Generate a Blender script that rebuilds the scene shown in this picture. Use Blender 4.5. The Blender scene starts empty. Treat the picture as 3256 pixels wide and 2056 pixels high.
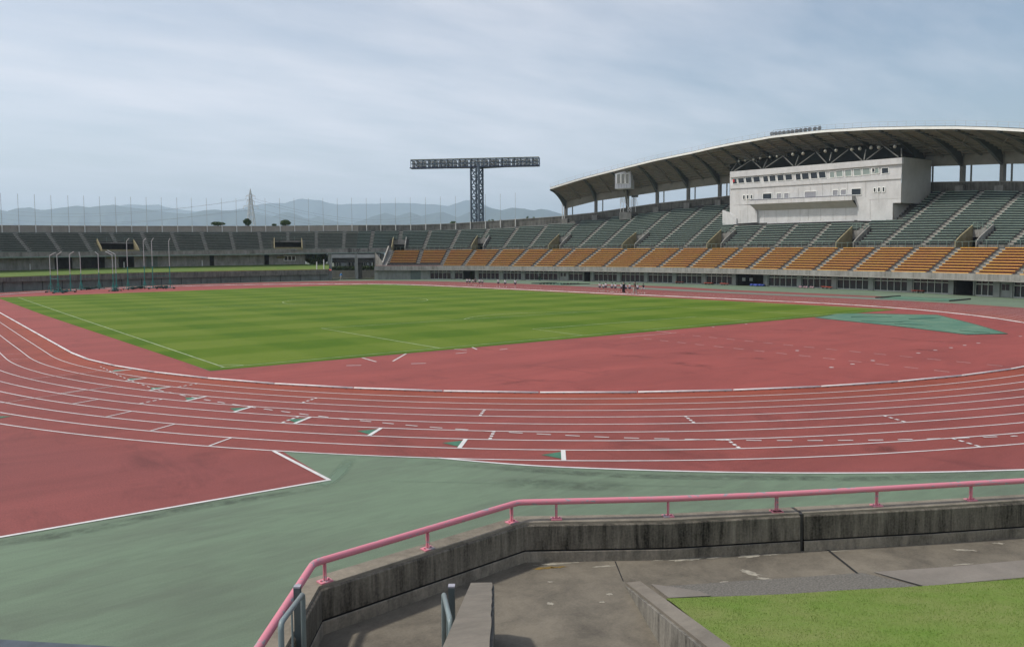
import bpy, bmesh, math, random
import numpy as np
from mathutils import Vector, Matrix
random.seed(7)
R_ = math.radians
SC = bpy.context.scene
COL = SC.collection
# ---------------------------------------------------------------- camera
F, YAW, PIT, ROL = 2454.8, .6615, -.0649, -.0064
CAM = np.array([-45.1135, -51.7983, 5.4657]); CX, CY = 1628., 979.85
_d = np.array([math.sin(YAW)*math.cos(PIT), math.cos(YAW)*math.cos(PIT), math.sin(PIT)])
_r = np.array([math.cos(YAW), -math.sin(YAW), 0.]); _u = np.cross(_r, _d)
CR = _r*math.cos(ROL)+_u*math.sin(ROL); CU = -_r*math.sin(ROL)+_u*math.cos(ROL); CD = _d
cd = bpy.data.cameras.new('camera'); cam = bpy.data.objects.new('camera', cd); COL.objects.link(cam)
cam.matrix_world = Matrix(((CR[0], CU[0], -CD[0], CAM[0]), (CR[1], CU[1], -CD[1], CAM[1]), (CR[2], CU[2], -CD[2], CAM[2]), (0, 0, 0, 1)))
cd.sensor_width = 36; cd.lens = 36*F/3256; cd.shift_y = (CY-1028)/3256; cd.clip_start = .1; cd.clip_end = 60000
SC.camera = cam
# ---------------------------------------------------------------- world, sun
SUN_EL, SUN_AZ = 56., -52.      # azimuth measured from +y towards +x
w = bpy.data.worlds.new('World'); SC.world = w; w.use_nodes = True
nt = w.node_tree; nt.nodes.clear()
def N(t, **k):
    n = nt.nodes.new(t)
    for a, b in k.items(): setattr(n, a, b)
    return n
out = N('ShaderNodeOutputWorld'); bg = N('ShaderNodeBackground'); bg.inputs[1].default_value = .1
sky = N('ShaderNodeTexSky', sky_type='NISHITA', sun_disc=False); sky.sun_elevation = R_(SUN_EL); sky.sun_rotation = R_(SUN_AZ)
sky.air_density = 1.2; sky.dust_density = 2.5; sky.ozone_density = 1.5
tc = N('ShaderNodeTexCoord'); sep = N('ShaderNodeSeparateXYZ'); nt.links.new(tc.outputs['Generated'], sep.inputs[0])
def M(op, a, b=None, c=None):
    n = N('ShaderNodeMath', operation=op)
    for i, v in enumerate((a, b, c)):
        if v is None: continue
        if isinstance(v, (int, float)): n.inputs[i].default_value = v
        else: nt.links.new(v, n.inputs[i])
    return n.outputs[0]
zz = M('MAXIMUM', sep.outputs[2], 0.)
px = M('DIVIDE', sep.outputs[0], M('ADD', zz, .12)); py = M('DIVIDE', sep.outputs[1], M('ADD', zz, .12))
cmb = N('ShaderNodeCombineXYZ'); nt.links.new(px, cmb.inputs[0]); nt.links.new(py, cmb.inputs[1])
mp = N('ShaderNodeMapping'); mp.inputs['Rotation'].default_value = (0, 0, R_(38)); mp.inputs['Scale'].default_value = (.35, .85, 1)
nt.links.new(cmb.outputs[0], mp.inputs[0])
n1 = N('ShaderNodeTexNoise'); n1.inputs['Scale'].default_value = .55; n1.inputs['Detail'].default_value = 7; n1.inputs['Roughness'].default_value = .5; n1.inputs['Distortion'].default_value = .6
n2 = N('ShaderNodeTexNoise'); n2.inputs['Scale'].default_value = 4.2; n2.inputs['Detail'].default_value = 9; n2.inputs['Roughness'].default_value = .6
nt.links.new(mp.outputs[0], n1.inputs[0]); nt.links.new(mp.outputs[0], n2.inputs[0])
mr = N('ShaderNodeMapRange'); mr.inputs[1].default_value = .38; mr.inputs[2].default_value = .60; mr.inputs[3].default_value = .42; mr.inputs[4].default_value = 1.
nt.links.new(M('ADD', M('MULTIPLY', n1.outputs[0], .62), M('MULTIPLY', n2.outputs[0], .38)), mr.inputs[0])
# the cloud veil thins towards +x (right of the picture)
side = N('ShaderNodeMapRange'); side.inputs[1].default_value = .62; side.inputs[2].default_value = .98; side.inputs[3].default_value = 0; side.inputs[4].default_value = .78
nt.links.new(sep.outputs[0], side.inputs[0])
lowv = M('MULTIPLY', M('SUBTRACT', .19, sep.outputs[2]), .75)
fac = M('MINIMUM', M('MAXIMUM', M('ADD', M('SUBTRACT', mr.outputs[0], side.outputs[0]), lowv), .05), 1.)
mix = N('ShaderNodeMix', data_type='RGBA'); nt.links.new(fac, mix.inputs[0])
nt.links.new(sky.outputs[0], mix.inputs[6]); mix.inputs[7].default_value = (6.95, 7.0, 7.6, 1)
glow = N('ShaderNodeMapRange'); glow.inputs[1].default_value = -.02; glow.inputs[2].default_value = .34; glow.inputs[3].default_value = 1.10; glow.inputs[4].default_value = .77; nt.links.new(sep.outputs[2], glow.inputs[0])
brt = N('ShaderNodeVectorMath', operation='SCALE'); nt.links.new(mix.outputs[2], brt.inputs[0]); nt.links.new(glow.outputs[0], brt.inputs['Scale'])
nt.links.new(brt.outputs[0], bg.inputs[0]); nt.links.new(bg.outputs[0], out.inputs[0])
sl = bpy.data.lights.new('sun', 'SUN'); so = bpy.data.objects.new('sun', sl); COL.objects.link(so)
sl.energy = 2.0; sl.angle = R_(3); sl.color = (1, .955, .88)
_s = Vector((math.sin(R_(SUN_AZ))*math.cos(R_(SUN_EL)), math.cos(R_(SUN_AZ))*math.cos(R_(SUN_EL)), math.sin(R_(SUN_EL))))
so.rotation_euler = _s.to_track_quat('Z', 'Y').to_euler(); so.location = (0, 0, 100)
vs = SC.view_settings; vs.view_transform = 'Standard'; vs.look = 'None'; vs.exposure = .63; vs.gamma = 1
SC.cycles.use_denoising = True; SC.cycles.max_bounces = 6; SC.cycles.volume_bounces = 1
# ---------------------------------------------------------------- measuring helpers: photograph pixel -> point of the place
def ray(u, v): return CD+((u-CX)/F)*CR-((v-CY)/F)*CU
def at(u, v, z=0.):
    D = ray(u, v); return CAM+D*((z-CAM[2])/D[2])
def atd(u, v, dist): return CAM+ray(u, v)*dist
BASE = np.array([(-64, 70), (-56, 86), (-45, 101), (-32, 113), (-17, 124.5), (0, 132), (14, 135), (28, 136.5), (40, 136), (52, 131.5), (61, 124), (68.5, 113), (74, 98), (77.5, 80), (79.3, 60), (79.3, 42), (77.8, 26), (75, 12), (71, 0), (66, -12), (60, -24), (52, -35), (42, -45)], float)
def smooth(P, n=12):
    P = np.asarray(P, float); o = []
    Q = np.vstack([2*P[0]-P[1], P, 2*P[-1]-P[-2]])
    for i in range(1, len(Q)-2):
        for t in np.arange(n)/n:
            a, b, c, d = Q[i-1:i+3]
            o.append(.5*(2*b+(c-a)*t+(2*a-5*b+4*c-d)*t*t+(-a+3*b-3*c+d)*t**3))
    o.append(P[-1]); return np.array(o)
PC = smooth(BASE); PS = np.r_[0, np.cumsum(np.linalg.norm(np.diff(PC, axis=0), axis=1))]
_t = np.gradient(PC, axis=0); _t /= np.linalg.norm(_t, axis=1)[:, None]; PN = np.c_[-_t[:, 1], _t[:, 0]]
def hit(u, v, o):
    """point on the stand's plan curve (moved out by o metres) seen at pixel u,v"""
    A = PC+PN*o; D = ray(u, v); best = None
    a = A[:-1]; b = A[1:]-A[:-1]
    den = D[0]*(-b[:, 1])+b[:, 0]*D[1]
    rx = a[:, 0]-CAM[0]; ry = a[:, 1]-CAM[1]
    den = np.where(abs(den) < 1e-9, 1e-9, den)
    t = (rx*(-b[:, 1])+b[:, 0]*ry)/den; k = (D[0]*ry-D[1]*rx)/den
    ok = (t > 0) & (k >= -1e-6) & (k <= 1+1e-6)
    if not ok.any():
        i = -1 if u > 1600 else 0
        return CAM+D*((A[i]-CAM[:2]) @ D[:2])/(D[:2] @ D[:2])
    i = np.where(ok)[0][np.argmax(t[ok])]
    return CAM+D*t[i]
def zon(xy, v):
    """height at plan point xy that is seen on pixel row v"""
    rel = np.array([xy[0], xy[1], 0.])-np.array([CAM[0], CAM[1], 0.])
    # (v-CY)/F = -(rel+dz*z).CU / (rel+dz*z).CD, z relative to the camera
    k = -(v-CY)/F
    z = (k*(rel @ CD)-rel @ CU)/(CU[2]-k*CD[2])
    return CAM[2]+z
def tab(rows):
    a = np.array(rows, float)
    def f(u):
        if u < a[0, 0]: return a[0, 1]+(u-a[0, 0])*(a[1, 1]-a[0, 1])/(a[1, 0]-a[0, 0])
        if u > a[-1, 0]: return a[-1, 1]+(u-a[-1, 0])*(a[-1, 1]-a[-2, 1])/(a[-1, 0]-a[-2, 0])
        return float(np.interp(u, a[:, 0], a[:, 1]))
    return f
def Z1(x, y): return (x*1300/2326, 900+y*850/1521)
def Z2(x, y): return (1200+x*1200/2408, 900+y*700/1405)
def Z3(x, y): return (2200+x*1056/2295, 900+y*700/1521)
def Za(x, y): return (x*820/2408, 560+y*440/1292)
def Zb(x, y): return (780+x*520/1977, 560+y*400/1521)
def Zc(x, y): return (1180+x*640/1947, 460+y*500/1521)
def Zd(x, y): return (1700+x*640/1678, 380+y*580/1521)
def Ze(x, y): return (2280+x*620/2408, 380+y*380/1476)
def Zf(x, y): return (2800+x*456/1196, 380+y*580/1521)
def Zg(x, y): return (2200+x*700/2408, 700+y*400/1376)
def Zt(x, y): return (1230+x*570/2408, 460+y*260/1098)
def F4(x, y): return (780+x*1000/2408, 1500+y*556/1339)
def F5(x, y): return (1600+x*900/2377, 1480+y*576/1521)
def F6(x, y): return (2400+x*856/2260, 1480+y*576/1521)
def FL(x, y): return (820+x*300/1933, 1820+y*236/1521)
def FM(x, y): return (1360+x*300/1933, 1820+y*236/1521)
# ---------------------------------------------------------------- mesh + object helpers
def V3(p, z=None):
    return (float(p[0]), float(p[1]), float(p[2] if z is None else z))
class MB:
    def __init__(s): s.v = []; s.f = []; s.m = []; s.mi = 0
    def add(s, vs, fs):
        b = len(s.v); s.v += [tuple(float(c) for c in q) for q in vs]
        s.f += [tuple(b+i for i in f) for f in fs]; s.m += [s.mi]*len(fs)
    def hexa(s, a):   # 8 corners: 4 bottom ring, 4 top ring
        s.add(a, [(3, 2, 1, 0), (4, 5, 6, 7), (0, 1, 5, 4), (1, 2, 6, 5), (2, 3, 7, 6), (3, 0, 4, 7)])
    def box(s, c, sz, ax=(1, 0, 0), up=(0, 0, 1)):   # centre, full sizes, x axis
        c = np.array(c, float); ax = np.array(ax, float); ax /= np.linalg.norm(ax); up = np.array(up, float)
        ay = np.cross(up, ax); ay /= np.linalg.norm(ay); az = np.cross(ax, ay)
        h = np.array(sz)/2
        P = [c+ax*h[0]*i+ay*h[1]*j+az*h[2]*k for k in (-1, 1) for i, j in ((-1, -1), (1, -1), (1, 1), (-1, 1))]
        s.hexa(P)
    def bar(s, a, b, wd, ht=None, up=(0, 0, 1)):      # rectangular bar between two points
        a = np.array(a, float); b = np.array(b, float); ht = wd if ht is None else ht
        d = b-a; L = np.linalg.norm(d)
        if L < 1e-6: return
        d /= L; up = np.array(up, float)
        if abs(d @ up) > .98: up = np.array([1., 0, 0])
        s.box((a+b)/2, (L, wd, ht), d, up-d*(d @ up))
    def tube(s, pts, r, n=8, caps=True):
        pts = [np.array(p, float) for p in pts]; rings = []
        rr = r if isinstance(r, (list, tuple)) else [r]*len(pts)
        prev = None
        for i, p in enumerate(pts):
            if i == 0: d = pts[1]-p
            elif i == len(pts)-1: d = p-pts[i-1]
            else:
                a = (p-pts[i-1]); b = (pts[i+1]-p); d = a/np.linalg.norm(a)+b/np.linalg.norm(b)
            d = d/np.linalg.norm(d)
            if prev is None:
                x = np.cross(d, (0, 0, 1.)) if abs(d[2]) < .95 else np.cross(d, (1., 0, 0))
            else: x = prev-d*(prev @ d)
            x /= np.linalg.norm(x); y = np.cross(d, x); prev = x
            k = 1.
            if 0 < i < len(pts)-1:
                a = (p-pts[i-1])/np.linalg.norm(p-pts[i-1]); k = 1/max(.5, a @ d)
            rings.append([p+rr[i]*(x*math.cos(t)+y*math.sin(t)) for t in [2*math.pi*j/n for j in range(n)]])
        vs = [q for rg in rings for q in rg]; fs = []
        for i in range(len(pts)-1):
            for j in range(n):
                k = (j+1) % n; fs.append((i*n+j, i*n+k, (i+1)*n+k, (i+1)*n+j))
        if caps: fs.append(tuple(reversed(range(n)))); fs.append(tuple(range(len(vs)-n, len(vs))))
        s.add(vs, fs)
    def strip(s, A, B):
        A = list(A); B = list(B); n = len(A)
        s.add(A+B, [(i, i+1, n+i+1, n+i) for i in range(n-1)])
    def poly(s, P, z=None):
        P = [V3(p, z) for p in P]; s.add(P, [tuple(range(len(P)))])
    def ball(s, c, r, sc=(1, 1, 1), n=10, m=6):
        vs = []; fs = []; c = np.array(c)
        for i in range(m+1):
            for j in range(n):
                a = math.pi*i/m; b = 2*math.pi*j/n
                vs.append(c+r*np.array([math.sin(a)*math.cos(b)*sc[0], math.sin(a)*math.sin(b)*sc[1], math.cos(a)*sc[2]]))
        for i in range(m):
            for j in range(n): fs.append((i*n+j, (i+1)*n+j, (i+1)*n+(j+1) % n, i*n+(j+1) % n))
        s.add(vs, fs)
    def build(s, name, mat, parent=None, smooth=False, origin=None):
        me = bpy.data.meshes.new(name)
        if not s.v: return None
        a = np.array(s.v)
        if parent is not None:
            o0 = parent.get('_o') or (0, 0, 0); o0 = np.array(list(o0))
        elif origin is not None: o0 = np.array(origin, float)
        else:
            lo, hi = a.min(0), a.max(0); o0 = np.array([(lo[0]+hi[0])/2, (lo[1]+hi[1])/2, lo[2]])
        me.from_pydata([tuple(q) for q in (a-o0)], [], s.f)
        mats = mat if isinstance(mat, (list, tuple)) else [mat]
        for m_ in mats: me.materials.append(m_)
        if len(mats) > 1: me.polygons.foreach_set('material_index', s.m)
        if smooth: me.polygons.foreach_set('use_smooth', [True]*len(me.polygons))
        me.update()
        o = bpy.data.objects.new(name, me); COL.objects.link(o)
        if parent is not None: o.parent = parent
        else: o.location = o0
        o['_o'] = [float(x) for x in o0]
        return o
def build_split(mb, name, mat, parent):
    """one part per separate piece of the mesh"""
    key = {}; par = []
    def find(i):
        while par[i] != i: par[i] = par[par[i]]; i = par[i]
        return i
    ids = []
    for v in mb.v:
        k = (round(v[0], 3), round(v[1], 3), round(v[2], 3))
        if k not in key: key[k] = len(par); par.append(key[k])
        ids.append(key[k])
    for f in mb.f:
        for i in f[1:]: par[find(ids[i])] = find(ids[f[0]])
    g = {}
    for f in mb.f: g.setdefault(find(ids[f[0]]), []).append(f)
    for fs in g.values():
        m = MB(); used = {}
        for f in fs:
            for i in f:
                if i not in used: used[i] = len(m.v); m.v.append(mb.v[i])
            m.f.append(tuple(used[i] for i in f)); m.m.append(0)
        m.build(name, mat, parent)
def tag(o, label, cat, group=None, kind=None):
    if label: o['label'] = label
    if cat: o['category'] = cat
    if group: o['group'] = group
    if kind: o['kind'] = kind
    return o
def thing(name, label, cat, loc=(0, 0, 0), group=None, rz=0):
    o = bpy.data.objects.new(name, None); COL.objects.link(o); o.empty_display_size = .3
    o.location = [float(x) for x in loc]; o.rotation_euler = (0, 0, rz); o['_o'] = [float(x) for x in loc]
    return tag(o, label, cat, group)
def struct(o): o['kind'] = 'structure'; return o
def dup(root, loc, rz=None, label=None):
    r = root.copy(); COL.objects.link(r); r.location = [float(x) for x in loc]
    if rz is not None: r.rotation_euler = (0, 0, rz)
    if label: r['label'] = label
    for c in root.children:
        k = c.copy(); COL.objects.link(k); k.parent = r
        for g in c.children:
            q = g.copy(); COL.objects.link(q); q.parent = k
    return r
# ---------------------------------------------------------------- materials
def newmat(name):
    m = bpy.data.materials.new(name); m.use_nodes = True; t = m.node_tree; t.nodes.clear()
    o = t.nodes.new('ShaderNodeOutputMaterial'); b = t.nodes.new('ShaderNodeBsdfPrincipled'); t.links.new(b.outputs[0], o.inputs[0])
    return m, t, b
def mat(name, col, rough=.7, var=.15, scale=2., col2=None, metal=0., bump=0., stretch=(1, 1, 1), detail=5, fine=None, spec=.4):
    """base colour varied by noise in world space; col2 = second colour reached in the noise's high parts"""
    m, t, b = newmat(name)
    g = t.nodes.new('ShaderNodeNewGeometry'); mp = t.nodes.new('ShaderNodeMapping'); mp.inputs['Scale'].default_value = stretch
    t.links.new(g.outputs['Position'], mp.inputs[0])
    n = t.nodes.new('ShaderNodeTexNoise'); n.inputs['Scale'].default_value = scale; n.inputs['Detail'].default_value = detail; n.inputs['Roughness'].default_value = .6
    t.links.new(mp.outputs[0], n.inputs[0])
    r = t.nodes.new('ShaderNodeValToRGB'); c2 = col2 or tuple(c*(1-var) for c in col); c1 = col if col2 else tuple(min(1, c*(1+var)) for c in col)
    r.color_ramp.elements[0].position = .35; r.color_ramp.elements[1].position = .68
    r.color_ramp.elements[0].color = (*c1, 1); r.color_ramp.elements[1].color = (*c2, 1)
    t.links.new(n.outputs[0], r.inputs[0]); c = r.outputs[0]
    if fine:
        n3 = t.nodes.new('ShaderNodeTexNoise'); n3.inputs['Scale'].default_value = fine[0]; n3.inputs['Detail'].default_value = 3
        t.links.new(g.outputs['Position'], n3.inputs[0])
        mm = t.nodes.new('ShaderNodeMapRange'); mm.inputs[1].default_value = .3; mm.inputs[2].default_value = .7; mm.inputs[3].default_value = 1-fine[1]; mm.inputs[4].default_value = 1+fine[1]
        t.links.new(n3.outputs[0], mm.inputs[0])
        vm = t.nodes.new('ShaderNodeVectorMath'); vm.operation = 'SCALE'; t.links.new(c, vm.inputs[0]); t.links.new(mm.outputs[0], vm.inputs['Scale']); c = vm.outputs[0]
    t.links.new(c, b.inputs['Base Color']); b.inputs['Roughness'].default_value = rough; b.inputs['Metallic'].default_value = metal
    b.inputs['Specular IOR Level'].default_value = spec
    if bump:
        n2 = t.nodes.new('ShaderNodeTexNoise'); n2.inputs['Scale'].default_value = scale*8; n2.inputs['Detail'].default_value = 4
        t.links.new(g.outputs['Position'], n2.inputs[0]); bp = t.nodes.new('ShaderNodeBump'); bp.inputs['Strength'].default_value = bump; bp.inputs['Distance'].default_value = .02
        t.links.new(n2.outputs[0], bp.inputs['Height']); t.links.new(bp.outputs[0], b.inputs['Normal'])
    return m
def stained(name, clean, dark, hscale=2.2, vscale=.35, lo=.38, hi=.62, scale=1., rough=.85):
    """weathered concrete: vertical run-off streaks mixed with blotches"""
    m, t, b = newmat(name)
    g = t.nodes.new('ShaderNodeNewGeometry'); mp = t.nodes.new('ShaderNodeMapping'); mp.inputs['Scale'].default_value = (hscale, hscale, vscale)
    t.links.new(g.outputs['Position'], mp.inputs[0])
    n = t.nodes.new('ShaderNodeTexNoise'); n.inputs['Scale'].default_value = scale; n.inputs['Detail'].default_value = 8; n.inputs['Roughness'].default_value = .74; n.inputs['Distortion'].default_value = .25; n.inputs['Detail'].default_value = 12
    t.links.new(mp.outputs[0], n.inputs[0])
    n2 = t.nodes.new('ShaderNodeTexNoise'); n2.inputs['Scale'].default_value = .6*scale; n2.inputs['Detail'].default_value = 6; t.links.new(g.outputs['Position'], n2.inputs[0])
    n3 = t.nodes.new('ShaderNodeTexNoise'); n3.inputs['Scale'].default_value = 38; n3.inputs['Detail'].default_value = 3; t.links.new(g.outputs['Position'], n3.inputs[0])
    a = t.nodes.new('ShaderNodeMath'); a.operation = 'MULTIPLY_ADD'; a.inputs[1].default_value = .6; t.links.new(n.outputs[0], a.inputs[0])
    a2 = t.nodes.new('ShaderNodeMath'); a2.operation = 'MULTIPLY'; a2.inputs[1].default_value = .32; t.links.new(n2.outputs[0], a2.inputs[0]); t.links.new(a2.outputs[0], a.inputs[2])
    a3 = t.nodes.new('ShaderNodeMath'); a3.operation = 'MULTIPLY_ADD'; a3.inputs[1].default_value = .13; t.links.new(n3.outputs[0], a3.inputs[0]); t.links.new(a.outputs[0], a3.inputs[2])
    r = t.nodes.new('ShaderNodeValToRGB'); r.color_ramp.elements[0].position = lo; r.color_ramp.elements[1].position = hi
    r.color_ramp.elements[0].color = (*dark, 1); r.color_ramp.elements[1].color = (*clean, 1)
    t.links.new(a3.outputs[0], r.inputs[0]); t.links.new(r.outputs[0], b.inputs['Base Color'])
    b.inputs['Roughness'].default_value = rough; b.inputs['Specular IOR Level'].default_value = .25
    bp = t.nodes.new('ShaderNodeBump'); bp.inputs['Strength'].default_value = .3; bp.inputs['Distance'].default_value = .01
    t.links.new(n3.outputs[0], bp.inputs['Height']); t.links.new(bp.outputs[0], b.inputs['Normal'])
    return m
def glassmat(name, col=(.02, .025, .03), rough=.08):
    m, t, b = newmat(name); b.inputs['Base Color'].default_value = (*col, 1); b.inputs['Roughness'].default_value = rough; b.inputs['Specular IOR Level'].default_value = .5
    n = t.nodes.new('ShaderNodeTexNoise'); n.inputs['Scale'].default_value = .8; bp = t.nodes.new('ShaderNodeBump'); bp.inputs['Strength'].default_value = .06
    t.links.new(n.outputs[0], bp.inputs['Height']); t.links.new(bp.outputs[0], b.inputs['Normal']); return m
# ================================================================ GROUND AND MARKINGS
def track_mat():
    m, t, b = newmat('red_track')
    g = t.nodes.new('ShaderNodeNewGeometry'); s = t.nodes.new('ShaderNodeSeparateXYZ'); t.links.new(g.outputs['Position'], s.inputs[0])
    cl = t.nodes.new('ShaderNodeClamp'); cl.inputs['Min'].default_value = 0; cl.inputs['Max'].default_value = 80; t.links.new(s.outputs[1], cl.inputs[0])
    sb = t.nodes.new('ShaderNodeMath'); sb.operation = 'SUBTRACT'; t.links.new(s.outputs[1], sb.inputs[0]); t.links.new(cl.outputs[0], sb.inputs[1])
    c = t.nodes.new('ShaderNodeCombineXYZ'); t.links.new(s.outputs[0], c.inputs[0]); t.links.new(sb.outputs[0], c.inputs[1])
    L = t.nodes.new('ShaderNodeVectorMath'); L.operation = 'LENGTH'; t.links.new(c.outputs[0], L.inputs[0])
    r = t.nodes.new('ShaderNodeValToRGB'); mr = t.nodes.new('ShaderNodeMapRange'); mr.inputs[1].default_value = 36; mr.inputs[2].default_value = 50
    t.links.new(L.outputs['Value'], mr.inputs[0]); t.links.new(mr.outputs[0], r.inputs[0])
    red = (.275, .062, .050, 1); orange = (.28, .060, .030, 1); mid = (.230, .056, .044, 1)
    e = r.color_ramp.elements; e[0].position = .12; e[0].color = red; e[1].position = 1; e[1].color = (.222, .059, .051, 1)
    for p, q in ((.135, orange), (.24, (.25, .056, .034, 1)), (.42, mid), (.8, mid)):
        x = e.new(p); x.color = q
    n = t.nodes.new('ShaderNodeTexNoise'); n.inputs['Scale'].default_value = .22; n.inputs['Detail'].default_value = 9; n.inputs['Roughness'].default_value = .68; n.inputs['Distortion'].default_value = .6
    mp = t.nodes.new('ShaderNodeMapping'); mp.inputs['Rotation'].default_value = (0, 0, R_(35)); mp.inputs['Scale'].default_value = (.6, 1.8, 1)
    t.links.new(g.outputs['Position'], mp.inputs[0]); t.links.new(mp.outputs[0], n.inputs[0])
    n2 = t.nodes.new('ShaderNodeTexNoise'); n2.inputs['Scale'].default_value = 28; n2.inputs['Detail'].default_value = 4; t.links.new(g.outputs['Position'], n2.inputs[0])
    a = t.nodes.new('ShaderNodeMapRange'); a.inputs[1].default_value = .3; a.inputs[2].default_value = .7; a.inputs[3].default_value = 1.14; a.inputs[4].default_value = .8; t.links.new(n.outputs[0], a.inputs[0])
    a2 = t.nodes.new('ShaderNodeMapRange'); a2.inputs[1].default_value = .25; a2.inputs[2].default_value = .75; a2.inputs[3].default_value = .78; a2.inputs[4].default_value = 1.22; t.links.new(n2.outputs[0], a2.inputs[0])
    mu = t.nodes.new('ShaderNodeMath'); mu.operation = 'MULTIPLY'; t.links.new(a.outputs[0], mu.inputs[0]); t.links.new(a2.outputs[0], mu.inputs[1])
    n5 = t.nodes.new('ShaderNodeTexNoise'); n5.inputs['Scale'].default_value = .35; n5.inputs['Detail'].default_value = 10; n5.inputs['Roughness'].default_value = .72; n5.inputs['Distortion'].default_value = .9
    mp5 = t.nodes.new('ShaderNodeMapping'); mp5.inputs['Rotation'].default_value = (0, 0, R_(-42)); mp5.inputs['Scale'].default_value = (1.5, .55, 1); t.links.new(g.outputs['Position'], mp5.inputs[0]); t.links.new(mp5.outputs[0], n5.inputs[0])
    a5 = t.nodes.new('ShaderNodeMapRange'); a5.inputs[1].default_value = .56; a5.inputs[2].default_value = .74; a5.inputs[3].default_value = 1.; a5.inputs[4].default_value = .68; t.links.new(n5.outputs[0], a5.inputs[0])
    mu5 = t.nodes.new('ShaderNodeMath'); mu5.operation = 'MULTIPLY'; t.links.new(mu.outputs[0], mu5.inputs[0]); t.links.new(a5.outputs[0], mu5.inputs[1]); mu = mu5
    vm = t.nodes.new('ShaderNodeVectorMath'); vm.operation = 'SCALE'; t.links.new(r.outputs[0], vm.inputs[0]); t.links.new(mu.outputs[0], vm.inputs['Scale'])
    t.links.new(vm.outputs[0], b.inputs['Base Color']); b.inputs['Roughness'].default_value = .72; b.inputs['Specular IOR Level'].default_value = .25
    return m
def green_mat():
    m, t, b = newmat('green_apron')
    g = t.nodes.new('ShaderNodeNewGeometry')
    def noise(sc, stretch, rot, det=7, dist=.3):
        mp = t.nodes.new('ShaderNodeMapping'); mp.inputs['Scale'].default_value = stretch; mp.inputs['Rotation'].default_value = (0, 0, R_(rot))
        n = t.nodes.new('ShaderNodeTexNoise'); n.inputs['Scale'].default_value = sc; n.inputs['Detail'].default_value = det; n.inputs['Roughness'].default_value = .6; n.inputs['Distortion'].default_value = dist
        t.links.new(g.outputs['Position'], mp.inputs[0]); t.links.new(mp.outputs[0], n.inputs[0]); return n.outputs[0]
    def mrange(s, a, b_, c, d):
        k = t.nodes.new('ShaderNodeMapRange'); k.inputs[1].default_value = a; k.inputs[2].default_value = b_; k.inputs[3].default_value = c; k.inputs[4].default_value = d; t.links.new(s, k.inputs[0]); return k.outputs[0]
    r = t.nodes.new('ShaderNodeValToRGB'); r.color_ramp.elements[0].position = .36; r.color_ramp.elements[1].position = .58
    r.color_ramp.elements[0].color = (.112, .142, .098, 1); r.color_ramp.elements[1].color = (.140, .194, .126, 1)
    ad = t.nodes.new('ShaderNodeMath'); ad.operation = 'MULTIPLY_ADD'; ad.inputs[1].default_value = .5; t.links.new(noise(.16, (1, 1, 1), 10, 6, .3), ad.inputs[0])
    hf = t.nodes.new('ShaderNodeMath'); hf.operation = 'MULTIPLY'; hf.inputs[1].default_value = .5; t.links.new(noise(.9, (.5, 1.6, 1), 35, 9, .8), hf.inputs[0]); t.links.new(hf.outputs[0], ad.inputs[2])
    t.links.new(ad.outputs[0], r.inputs[0])
    f1 = mrange(noise(2.6, (.35, 2.0, 1), -50, 9), .35, .65, .94, 1.06); f2 = mrange(noise(45, (1, 1, 1), 0, 4), .25, .75, .82, 1.18)
    mu = t.nodes.new('ShaderNodeMath'); mu.operation = 'MULTIPLY'; t.links.new(f1, mu.inputs[0]); t.links.new(f2, mu.inputs[1])
    vm = t.nodes.new('ShaderNodeVectorMath'); vm.operation = 'SCALE'; t.links.new(r.outputs[0], vm.inputs[0]); t.links.new(mu.outputs[0], vm.inputs['Scale'])
    t.links.new(vm.outputs[0], b.inputs['Base Color']); b.inputs['Roughness'].default_value = .7; b.inputs['Specular IOR Level'].default_value = .25
    return m
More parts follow.
